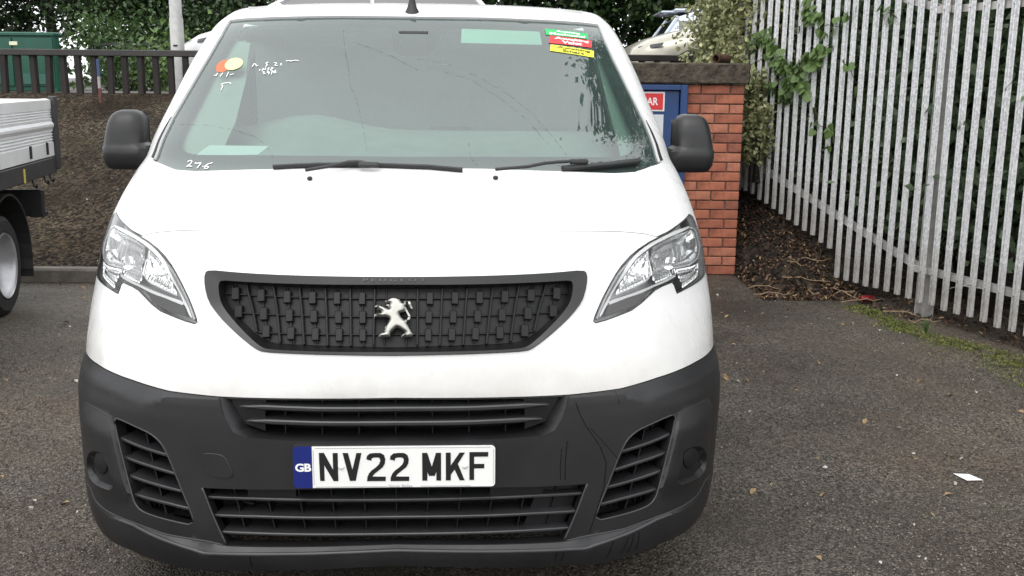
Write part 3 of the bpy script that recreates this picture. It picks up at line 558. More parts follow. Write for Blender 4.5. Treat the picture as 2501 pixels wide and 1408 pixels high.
# ------------------------------------------------------------------ cars on the upper road
M_TYRE = mat('tyre', (.018, .018, .018), .8, var=.3, vscale=20, bmp=.4, bscale=80); M_GLASSD = mat('car_glass', (.02, .025, .028), .06, spec=.7); M_ALLOY = mat('alloy', (.6, .6, .61), .3, metal=.9)
M_BLK = mat('black_plastic', (.02, .02, .021), .55, var=.25, vscale=8, bmp=.25, bscale=300)
M_LAMPR = mat('lamp_red', (.35, .01, .012), .15); M_CLEARD = mat('lamp_clear', (.35, .37, .38), .1, spec=.8)
def car(name, loc, flip, paint, label, st, roof, cabin, rails=False):
    """st: stations along the length (x, z_low, z_top, half_width); cabin: side outline of the glasshouse"""
    e = empty(name, loc, math.pi if flip else 0); setp(e, label, 'car')
    V = []; F = []; n = 14
    for (x, zl, zt, hw) in st:
        for k in range(n):
            a = -math.pi*.5+math.pi*k/(n-1)*1.0; 
            s = abs(math.cos(a))**.45; y = hw*s; z = zl+(zt-zl)*(.5+.5*math.copysign(abs(math.sin(a))**.6, math.sin(a)))
            V.append((x, -y, z))
        for k in range(n): 
            a = math.pi*.5-math.pi*k/(n-1); s = abs(math.cos(a))**.45; y = hw*s; z = zl+(zt-zl)*(.5+.5*math.copysign(abs(math.sin(a))**.6, math.sin(a))); V.append((x, y, z))
    m2 = 2*n
    for i in range(len(st)-1):
        for k in range(m2): F.append((i*m2+k, i*m2+(k+1) % m2, (i+1)*m2+(k+1) % m2, (i+1)*m2+k))
    F.append(tuple(range(m2))); F.append(tuple((len(st)-1)*m2+k for k in range(m2))[::-1])
    recalc(mobj('body', V, F, paint, e, True, 50))
    hb = st[len(st)//2][3]
    def y_at(z): return hb*(.97-.26*max(0, (z-cabin[0][1]))/(roof-cabin[0][1]))
    n = len(cabin); cv = [(x, -y_at(z), z) for x, z in cabin]+[(x, y_at(z), z) for x, z in cabin]
    cf = [tuple(range(n))[::-1], tuple(range(n, 2*n))]+[(i, (i+1) % n, (i+1) % n+n, i+n) for i in range(n)]
    recalc(mobj('glasshouse', cv, cf, paint if rails else M_GLASSD, e))
    if rails: MB().box((cabin[-2][0]+.13, 0, 1.13), (.02, .98, .26), Matrix.Rotation(math.radians(-34), 3, 'Y')).build('rear_window', M_GLASSD, e); [MB().box((cabin[-2][0]-.12, s*hb*.86, 1.14), (.22, .03, .20), Matrix.Rotation(s*math.radians(28), 3, 'X')).build('quarter_window', M_GLASSD, e) for s in (-1, 1)]
    r = MB(); top = [p for p in cabin if p[1] > roof-.14]; xs = sorted(p[0] for p in top)
    r.box(((xs[0]+xs[-1])/2, 0, roof-.005), (xs[-1]-xs[0]+.12, y_at(roof)*2+.04, .06), bev=.028)
    for a, b in ((cabin[0], cabin[1]), (cabin[-1], cabin[-2])):
        for s in (-1, 1): r.tube([(a[0], s*y_at(a[1])*1.0, a[1]), (b[0], s*y_at(b[1]), b[1])], .035, 6)
    xm = (cabin[0][0]+cabin[-1][0])/2
    for s in (-1, 1): r.tube([(xm, s*y_at(cabin[0][1])*1.01, cabin[0][1]), (xm, s*y_at(roof)*1.01, roof)], .03, 6)
    r.build('roof', paint, e, True, 40)
    if rails:
        for s in (-1, 1): MB().tube([(xs[0], s*.52, roof+.03), (xs[0]+.15, s*.52, roof+.07), (xs[-1]-.15, s*.52, roof+.07), (xs[-1], s*.52, roof+.03)], .018, 6).build('roof_rail', M_BLK, e, True)
        MB().box((xs[-1]+.12, 0, roof-.03), (.3, 1.1, .04), bev=.015).build('spoiler', paint, e)
    L0, L1 = st[0][0], st[-1][0]
    for wx in (L0+.85, L1-.8):
        for s in (-1, 1):
            ty = MB().lathe([(-.1, .2), (-.1, .29), (-.07, .315), (.07, .315), (.1, .29), (.1, .2)], 22, 'y').build('wheel', M_TYRE, e, True, 40); ty.location = (wx, s*(hb-.1), .315)
            MB().lathe([(s*.085, .0), (s*.085, .06), (s*.06, .08), (s*.07, .2), (s*.095, .205)], 22, 'y').build('rim', M_ALLOY, ty, True, 40)
    for s in (-1, 1):
        MB().add([(L0+.03, s*.50, .58), (L0+.09, s*.74, .57), (L0+.42, s*.868, .66), (L0+.44, s*.862, .70), (L0+.14, s*.70, .65)], [(0, 1, 2, 3, 4)]).build('headlight', M_GLASSD, e)
        MB().box((L1-.05, s*.66, .80), (.1, .18, .28), bev=.02).build('tail_light', M_LAMPR, e)
        MB().box((cabin[0][0]+.42, s*(hb+.1), cabin[0][1]+.1), (.10, .18, .13), bev=.03).build('door_mirror', paint, e)
        MB().tube([(L0+.4, s*(hb+.004), .5), (L1-.3, s*(hb+.004), .55)], .018, 6).build('rubbing_strip', M_BLK, e)
    MB().box((L0+.02, 0, .42), (.08, 1.0, .14), bev=.03).build('grille', M_BLK, e)
    return e
HATCH = [(0, .25, .52, .62), (.06, .20, .66, .76), (.25, .18, .76, .83), (.6, .18, .86, .86), (1.1, .18, .96, .87), (2.0, .18, 1.0, .88), (3.2, .18, 1.0, .88), (3.8, .2, .98, .86), (4.05, .24, .92, .80), (4.15, .3, .8, .7)]
CAB1 = [(.95, .93), (1.75, 1.36), (2.1, 1.43), (3.1, 1.42), (3.65, 1.32), (4.0, .95)]
M_CARW = mat('paint_white', (.75, .75, .76), .25, coat=.6, var=.05); M_CARS = mat('paint_champagne', (.42, .40, .33), .32, metal=.3, coat=.6, var=.08); M_CARB = mat('paint_ice', (.52, .57, .66), .3, metal=.25, coat=.6, var=.05)
car('parked_car', (-4.25, 14.0, 1.3), False, M_CARW, 'white hatchback parked on the upper road behind the van roof', HATCH, 1.44, CAB1)
car('parked_car', (1.50, 14.5, 1.3), False, M_CARS, 'pale champagne silver car nosing out from behind the ivy', HATCH, 1.44, CAB1)
car('parked_car', (6.68, 19.0, 1.3), True, M_CARB, 'ice blue estate car with roof rails behind the champagne silver car', HATCH, 1.42, [(.95, .95), (1.65, 1.34), (2.0, 1.42), (3.5, 1.41), (3.85, 1.30), (4.08, .98)], True)

# ------------------------------------------------------------------ white dropside truck at the left edge
M_TRW = mat('truck_white', (.84, .85, .86), .35, var=.1, vscale=4, coat=.3); M_CHAS = mat('chassis_grey', (.05, .05, .052), .55, var=.4, vscale=9); M_RIM = mat('steel_rim', (.55, .55, .57), .35, metal=.55, var=.25, vscale=7)
tk = empty('dropside_truck', (-3.335, 7.47, 0), math.radians(9.4)); setp(tk, 'white dropside flatbed truck at the left edge, rear wheel showing', 'truck')
LT = 3.6
def dropside(x0, sgn):
    pr = [(0, .935), (.012, .935)]
    zz = [.935, 1.02]; P = [(.012, .94), (.012, 1.03)]
    for k in range(4): z = 1.035+k*.02; P += [(.012, z), (.003, z+.006), (.003, z+.011), (.012, z+.017)]
    P += [(.012, 1.125), (.024, 1.15), (.024, 1.165), (.010, 1.185), (.012, 1.2)]
    for k in range(4): z = 1.205+k*.017; P += [(.012, z), (.004, z+.005), (.004, z+.009), (.012, z+.014)]
    P += [(.012, 1.28), (.012, 1.335), (-.02, 1.345), (-.026, 1.335), (-.026, .94)]
    V = [(x0+sgn*a, -.03, z) for a, z in P]+[(x0+sgn*a, -LT, z) for a, z in P]; n = len(P)
    F = [(i, (i+1) % n, (i+1) % n+n, i+n) for i in range(n)]+[tuple(range(n)), tuple(range(n, 2*n))[::-1]]
    return recalc(mobj('dropside', V, F, M_TRW, tk))
dropside(0, 1); dropside(-2.0, -1)
MB().box((-1.0, -.02, 1.14), (1.96, .03, .40), bev=.006).build('tailgate', M_TRW, tk); MB().box((-1.0, -LT+.02, 1.3), (2.0, .04, .72), bev=.006).build('headboard', M_TRW, tk)
MB().box((-1.0, -LT/2, .925), (1.96, LT-.06, .03)).build('bed_floor', mat('bed_grey', (.5, .5, .5), .6, var=.2), tk)
for x in (.012, -2.012): MB().box((x, .02, 1.10), (.045, .075, .52), bev=.006).build('corner_post', M_CHAS, tk)
MB().box((-.012, -LT/2, .872), (.05, LT, .118), bev=.006).build('side_rail', M_CHAS, tk)
for y in (-.22, -.62, -1.3, -2.0): MB().box((.018, y, 1.0), (.014, .022, .085), bev=.003).build('latch', M_BLK, tk)
for y in (-.16, -.30, -.58): MB().tube([(.0, y, .82), (.012, y, .775), (.03, y-.02, .765), (.04, y-.035, .79)], .008, 6).build('rope_hook', M_BLK, tk, True)
MB().box((.018, -.80, .86), (.006, .025, .09)).build('marker', mat('marker_yellow', (.6, .5, .12), .5), tk)
for x in (-.55, -1.45): MB().box((x, -LT/2, .70), (.08, LT, .18)).build('chassis_rail', M_CHAS, tk)
MB().box((-1.0, -.22, .62), (1.93, .06, .19), bev=.01).box((-.08, -.20, .535), (.09, .12, .03)).build('rear_underrun', M_BLK, tk)
mg = MB(); V = []; F = []; 
for k in range(19):
    a = math.radians(-18+k*11.5); 
    for x in (-.02, -.52):
        for r in (.43, .445): V.append((x, -1.06+r*.95*math.cos(a), .35+r*.95*math.sin(a)))
for k in range(18):
    b = k*4; F += [(b+1, b+3, b+7, b+5), (b, b+4, b+6, b+2), (b, b+1, b+5, b+4), (b+2, b+6, b+7, b+3)]
mg.add(V, F).box((-.27, -.65, .28), (.5, .015, .22)).build('mudguard', M_BLK, tk, False)
for x in (-.06, -1.70):
    ty = MB().lathe([(-.21, .2), (-.21, .30), (-.18, .335), (-.02, .338), (.0, .31), (.0, .235), (-.02, .225)], 36, 'x').build('wheel', M_TYRE, tk, True, 35); ty.location = (x, -1.06, .315); ty.scale = (1, .93, .93)
    rim = MB().lathe([(-.012, .228), (.004, .224), (-.004, .212), (-.03, .205), (-.05, .19), (-.13, .175), (-.135, .10), (-.09, .085), (-.09, 0)], 36, 'x').build('rim', M_RIM, ty, True, 35)
    tr = MB(); 
    for k in range(60):
        a = 2*math.pi*k/60
        for xx in (-.04, -.09, -.15): tr.box((xx, math.cos(a)*.337, math.sin(a)*.337), (.035, .008, .026), Matrix.Rotation(a, 3, 'X'))
    tr.build('tread', M_TYRE, ty)

# ------------------------------------------------------------------ the white van
VAN_X, VAN_Y, VAN_YAW = -.300, 2.519, math.radians(2.82)
van = empty('van', (VAN_X, VAN_Y, 0), VAN_YAW)
setp(van, 'white panel van facing the viewer with black bumper and lion badge', 'van')
# horizontal sections of the nose: height, centre depth, half width, depth where the flank begins, roundness
ROWS = np.array([[0.2, 0.03, 0.89, 0.5, 2.74], [0.235, 0.008, 0.915, 0.53, 2.735], [0.28, 0.0, 0.936, 0.558, 2.735], [0.46, 0.008, 0.967, 0.617, 2.634], [0.62, 0.016, 0.98, 0.66, 2.547], [0.66, 0.018, 0.977, 0.682, 2.541], [0.7, 0.02, 0.968, 0.682, 2.452], [0.74, 0.026, 0.966, 0.676, 2.347], [0.805, 0.042, 0.967, 0.702, 2.227], [0.9, 0.083, 0.961, 0.746, 2.145], [0.96, 0.112, 0.955, 0.785, 2.209], [0.994, 0.135, 0.952, 0.802, 2.256], [1.02, 0.178, 0.949, 0.825, 2.298], [1.05, 0.24, 0.946, 0.849, 2.303], [1.1, 0.344, 0.94, 0.898, 2.267], [1.15, 0.452, 0.932, 0.963, 2.198], [1.2, 0.562, 0.921, 1.038, 2.127], [1.24, 0.655, 0.907, 1.1, 2.138], [1.3, 0.742, 0.89, 1.128, 2.212], [1.4, 0.885, 0.859, 1.212, 2.261], [1.6, 1.155, 0.798, 1.418, 2.307], [1.7, 1.29, 0.761, 1.566, 2.333], [1.735, 1.345, 0.745, 1.675, 2.344], [1.77, 1.46, 0.72, 1.814, 2.359], [1.8, 1.7, 0.652, 2.154, 2.335], [1.82, 2.05, 0.545, 2.518, 2.289], [1.835, 2.5, 0.368, 2.884, 2.237]])
def pchip(xs, ys):
    h = np.diff(xs); d = np.diff(ys)/h; m = np.zeros(len(xs))
    for i in range(1, len(xs)-1):
        if d[i-1]*d[i] > 0:
            w1 = 2*h[i]+h[i-1]; w2 = h[i]+2*h[i-1]; m[i] = (w1+w2)/(w1/d[i-1]+w2/d[i])
    m[0] = d[0]; m[-1] = d[-1]
    def ev(x):
        x = np.clip(x, xs[0], xs[-1]); i = np.clip(np.searchsorted(xs, x)-1, 0, len(xs)-2); t = (x-xs[i])/h[i]
        return ys[i]*(1+2*t)*(1-t)**2+m[i]*h[i]*t*(1-t)**2+ys[i+1]*t*t*(3-2*t)+m[i+1]*h[i]*t*t*(t-1)
    return ev
FF = [pchip(ROWS[:, 0], ROWS[:, k]) for k in range(1, 5)]
ZLO, ZHI = ROWS[0, 0], ROWS[-1, 0]; HP = math.pi/2
def S(u, z):
    u = np.asarray(u, float); z = np.asarray(z, float); y0, W, yb, n = [f(z) for f in FF]
    a = np.clip(np.abs(u), 0, HP); s, c = np.sin(a), np.cos(a); r = (s**n+c**n)**(1/n)
    return np.stack([W*s/r*np.sign(u), yb-(yb-y0)*c/r+np.maximum(np.abs(u)-HP, 0), z+0*s], -1)
def NRM(u, z, e=1e-3):
    a = S(u+e, z)-S(u-e, z); b = S(u, np.minimum(z+e, ZHI-1e-4))-S(u, np.maximum(z-e, ZLO+1e-4)); n = np.cross(a, b)
    return n/np.linalg.norm(n, axis=-1, keepdims=True)
def PT(u, z, off=0.): return S(u, z)+np.asarray(off)[..., None]*NRM(u, z) if np.ndim(off) else S(u, z)+off*NRM(u, z)
def u_of_y(y, z):
    y0, W, yb, n = [float(f(z)) for f in FF]
    if y >= yb: return HP+(y-yb)
    p = max(0., (yb-y)/(yb-y0)); q = max(0., 1-p**n)**(1/n); return math.atan2(q, p)
def u_of_x(x, z):
    y0, W, yb, n = [float(f(z)) for f in FF]; q = min(1., abs(x)/W); p = max(0., 1-q**n)**(1/n); return math.copysign(math.atan2(q, p), x)
zt_ = np.linspace(ZLO, ZHI, 1500); vt_ = np.r_[0, np.cumsum(np.hypot(np.diff(zt_), np.diff(FF[0](zt_))))]
US = .85
def dom(p): p = np.asarray(p, float); return np.stack([p[..., 0]*US, np.interp(p[..., 1], zt_, vt_)], -1)
def undom(q): return q[..., 0]/US, np.interp(q[..., 1], vt_, zt_)
def densify(poly, sp, closed=True):
    q = dom(poly); out = []; n = len(q)
    for i in range(n if closed else n-1):
        a, b = q[i], q[(i+1) % n]; k = max(1, int(math.ceil(np.linalg.norm(b-a)/sp)))
        for j in range(k): out.append(a+(b-a)*j/k)
    if not closed: out.append(q[-1])
    return np.array(out)
def inside(P, poly):
    x, y = P[:, 0], P[:, 1]; r = np.zeros(len(P), bool); n = len(poly)
    for i in range(n):
        (x1, y1), (x2, y2) = poly[i], poly[(i+1) % n]
        if y1 == y2: continue
        c = (y1 > y) != (y2 > y); r ^= c & (x < (x2-x1)*(y-y1)/(y2-y1)+x1)
    return r
def segdist(P, poly, closed=True):
    d = np.full(len(P), 1e9); n = len(poly)
    for i in range(n if closed else n-1):
        a, b = poly[i], poly[(i+1) % n]; ab = b-a; L = ab@ab+1e-12; t = np.clip(((P-a)@ab)/L, 0, 1); d = np.minimum(d, np.hypot(*(P-a-t[:, None]*ab).T))
    return d
def chaikin(poly, it=1, closed=True):
    p = [np.array(q, float) for q in poly]
    for _ in range(it):
        o = [] if closed else [p[0]]
        for i in range(len(p) if closed else len(p)-1):
            a, b = p[i], p[(i+1) % len(p)]; o += [a*.75+b*.25, a*.25+b*.75]
        if not closed: o.append(p[-1])
        p = o
    return [tuple(q) for q in p]
def mir(p): return [(-a, b) for a, b in p]
def both(h): return list(h)+[(-a, b) for a, b in reversed(h)]          # half outline from the centre line, closed by its mirror image
def patch(name, outer, m, parent, cuts=(), lines=(), off=0., sp=.014, rim=0., rim_cuts=True, smooth=True, sharp=38):
    """a panel cut out of the nose surface; cuts are openings, lines are creases, rim turns the edges inwards"""
    O = densify(outer, sp); K = [densify(c, sp) for c in cuts]; Ls = [densify(l, sp, False) for l in lines]
    lo, hi = O.min(0), O.max(0); gx, gy = np.meshgrid(np.arange(lo[0], hi[0], sp), np.arange(lo[1], hi[1], sp)); gx[1::2] += sp/2
    G = np.stack([gx.ravel(), gy.ravel()], 1); G = G[inside(G, O)]
    for k in K: G = G[~inside(G, k)]
    for k in [O]+K: G = G[segdist(G, k) > sp*.55]
    for l in Ls: G = G[segdist(G, l, False) > sp*.5]
    pts = []; edges = []
    for k in [O]+K:
        b = len(pts); n = len(k); pts += list(k); edges += [(b+i, b+(i+1) % n) for i in range(n)]
    for l in Ls:
        b = len(pts); pts += list(l); edges += [(b+i, b+i+1) for i in range(len(l)-1)]
    pts += list(G)
    v2, e2, f2, *_ = delaunay_2d_cdt([Vector((float(p[0]), float(p[1]))) for p in pts], edges, [], 0, 1e-5)
    q = np.array([(v[0], v[1]) for v in v2]); F = np.array([f for f in f2 if len(f) == 3])
    ce = q[F].mean(1); ok = inside(ce, O)
    for k in K: ok &= ~inside(ce, k)
    F = F[ok]; used = np.unique(F); mp = -np.ones(len(q), int); mp[used] = np.arange(len(used)); F = mp[F]; q = q[used]
    a = q[F]; ar = (a[:, 1, 0]-a[:, 0, 0])*(a[:, 2, 1]-a[:, 0, 1])-(a[:, 1, 1]-a[:, 0, 1])*(a[:, 2, 0]-a[:, 0, 0]); F[ar < 0] = F[ar < 0][:, ::-1]
    u, z = undom(q); o = off(u, z) if callable(off) else np.full(len(u), off)
    V = PT(u, z, o); faces = [tuple(f) for f in F]
    if rim:
        cnt = {}
        for f in faces:
            for i in range(3): e = (f[i], f[(i+1) % 3]); cnt[e] = cnt.get(e, 0)+1
        bd = [e for e in cnt if (e[1], e[0]) not in cnt]
        bv = sorted({i for e in bd for i in e}); ix = {b: len(V)+k for k, b in enumerate(bv)}
        V = np.concatenate([V, PT(u[bv], z[bv], o[bv]-rim)]); faces += [(e[1], e[0], ix[e[0]], ix[e[1]]) for e in bd]
    return obj(name, mesh(V, faces, smooth, sharp), m, parent)
def resample(path, sp=.02):
    q = densify(path, sp, False); return undom(q)
def ribbon(name, path, m, parent, off, w, d, sp=.015, z_flat=False, taper=False, smooth=False):
    """bar of width w and depth d that follows the nose; z_flat keeps its depth level (a slat)"""
    u, z = resample(path, sp); P = PT(u, z, off); n = NRM(u, z)
    if z_flat: n = n.copy(); n[:, 2] = 0; n /= np.linalg.norm(n, axis=1, keepdims=True)
    T = np.gradient(P, axis=0); T /= np.linalg.norm(T, axis=1, keepdims=True)+1e-9; B = np.cross(n, T); k = len(P)
    wv = np.full(k, w)
    if taper: tt = np.linspace(-1, 1, k); wv = w*np.clip((1-np.abs(tt))*6+.15, 0, 1)
    wv = wv[:, None]/2; c = .25*min(w, abs(d))
    V = np.concatenate([P-B*(wv-c), P+B*(wv-c), P+B*wv-n*c, P+B*wv-n*d, P-B*wv-n*d, P-B*wv-n*c]); F = []
    for i in range(k-1):
        for j in range(6): a, b = j*k+i, ((j+1) % 6)*k+i; F.append((a, b, b+1, a+1))
    F.append(tuple(j*k for j in range(6))[::-1]); F.append(tuple(j*k+k-1 for j in range(6)))
    return recalc(mobj(name, V, F, m, parent, smooth, 40))
def tubeon(name, path, m, parent, off, r, n=8, sp=.015):
    u, z = resample(path, sp); return MB().tube([tuple(p) for p in PT(u, z, off)], r, n).build(name, m, parent, True, 50)
def loft(name, rings, m, parent, closed=True, sub=.012, smooth=True, sharp=35):
    """rings: list of (outline, offset) with matching points; skins neighbouring rings"""
    cols = []
    n = len(rings[0][0]); base = dom(rings[0][0]); ks = [max(1, int(np.linalg.norm(base[(i+1) % n]-base[i])/sub)) for i in range(n if closed else n-1)]
    for poly, off in rings:
        q = dom(poly); out = []
        for i, k in enumerate(ks):
            for j in range(k): out.append(q[i]+(q[(i+1) % n]-q[i])*j/k)
        if not closed: out.append(q[-1])
        u, z = undom(np.array(out)); cols.append(PT(u, z, off))
    k = len(cols[0]); V = np.concatenate(cols); F = []
    for r in range(len(cols)-1):
        for i in range(k if closed else k-1): a, b = r*k+i, r*k+(i+1) % k; F.append((a, b, b+k, a+k))
    o = mobj(name, V, F, m, parent, smooth, sharp); return o
def frame_at(u, z):
    p = S(np.array(u), np.array(z)); n = NRM(np.array(u), np.array(z)); x = np.cross((0, 0, 1), n); x = -x/np.linalg.norm(x)*-1
    y = np.cross(n, x); return p, x, y, n
def place(o, u, z, off=0., rot=0.):
    p, x, y, n = frame_at(u, z); M = Matrix(((x[0], y[0], n[0], 0), (x[1], y[1], n[1], 0), (x[2], y[2], n[2], 0), (0, 0, 0, 1))) @ Matrix.Rotation(rot, 4, 'Z')
    M.translation = Vector(p+n*off); o.matrix_local = M; return o
def quadmap(q, a, b):
    """bilinear map of the unit square onto a four-cornered panel given as TL, TR, BR, BL"""
    tl, tr, br, bl = [np.array(k) for k in q]; a = np.asarray(a)[:, None]; b = np.asarray(b)[:, None]
    r = (bl*(1-a)+br*a)*(1-b)+(tl*(1-a)+tr*a)*b; return r[:, 0], r[:, 1]

# ---- materials
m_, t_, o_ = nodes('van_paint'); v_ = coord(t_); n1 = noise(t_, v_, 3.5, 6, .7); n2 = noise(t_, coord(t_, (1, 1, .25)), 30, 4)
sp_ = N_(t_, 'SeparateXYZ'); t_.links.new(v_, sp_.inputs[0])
dz = N_(t_, 'MapRange'); dz.inputs['From Min'].default_value = .68; dz.inputs['From Max'].default_value = .88; dz.inputs['To Min'].default_value = 1.0; dz.inputs['To Max'].default_value = 0.  # paint darkens downwards: shading and ground reflection put into the colour
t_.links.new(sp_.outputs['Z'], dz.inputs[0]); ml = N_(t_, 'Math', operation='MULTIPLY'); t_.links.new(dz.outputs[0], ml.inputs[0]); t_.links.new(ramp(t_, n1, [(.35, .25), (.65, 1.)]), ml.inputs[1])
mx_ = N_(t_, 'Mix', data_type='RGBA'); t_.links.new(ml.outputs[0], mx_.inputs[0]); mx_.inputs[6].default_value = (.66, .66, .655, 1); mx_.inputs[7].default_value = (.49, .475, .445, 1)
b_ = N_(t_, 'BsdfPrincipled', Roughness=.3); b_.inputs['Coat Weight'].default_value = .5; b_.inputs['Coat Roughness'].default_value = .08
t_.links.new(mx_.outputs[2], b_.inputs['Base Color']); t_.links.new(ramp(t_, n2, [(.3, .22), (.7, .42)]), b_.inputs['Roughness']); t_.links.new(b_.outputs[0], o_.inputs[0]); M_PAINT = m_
M_PLAS = mat('bumper_plastic', (.0095, .0095, .0105), .42, col2=(.0055, .0055, .0062), vscale=3.5, bmp=.35, bscale=900, bdist=.0006, rvar=.2)
M_PLASG = mat('grille_plastic', (.0065, .0065, .0072), .45, var=.3, vscale=9, spec=.3, bmp=.2, bscale=700, bdist=.0005)
M_SURR = mat('grille_surround', (.009, .0088, .0092), .38, var=.25, vscale=7, rvar=.1)
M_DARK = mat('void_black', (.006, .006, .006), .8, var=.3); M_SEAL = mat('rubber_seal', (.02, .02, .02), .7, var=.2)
M_CHROME = mat('chrome', (.82, .82, .83), .12, metal=1., var=.06, vscale=30); M_BADGE = mat('badge_satin', (.33, .325, .30), .32, metal=1., var=.12, vscale=20)
M_TRIM = mat('lamp_trim', (.92, .93, .93), .25); M_LAMPG = mat('lamp_grey', (.50, .505, .51), .3, metal=.35, var=.2, vscale=20); M_LAMPD = mat('lamp_dark', (.03, .026, .026), .3)
M_LENS = glassmat('lamp_lens', (.985, .985, .985), 1.5, .015, (.8, .8, .8)); M_SCREEN = glassmat('windscreen_glass', (.72, .94, .85), 2.05, .05, (.50, .74, .68), .015); M_SIDEG = glassmat('door_glass', (.75, .82, .78), 1.6, .02)  # windscreen dust film tinted green to lighten the glass, brightness put into colour
M_FRIT = mat('frit_black', (.018, .018, .019), .4, var=.3, vscale=30)
M_REFL = mat('reflector', (.93, .94, .94), .13, metal=.9)

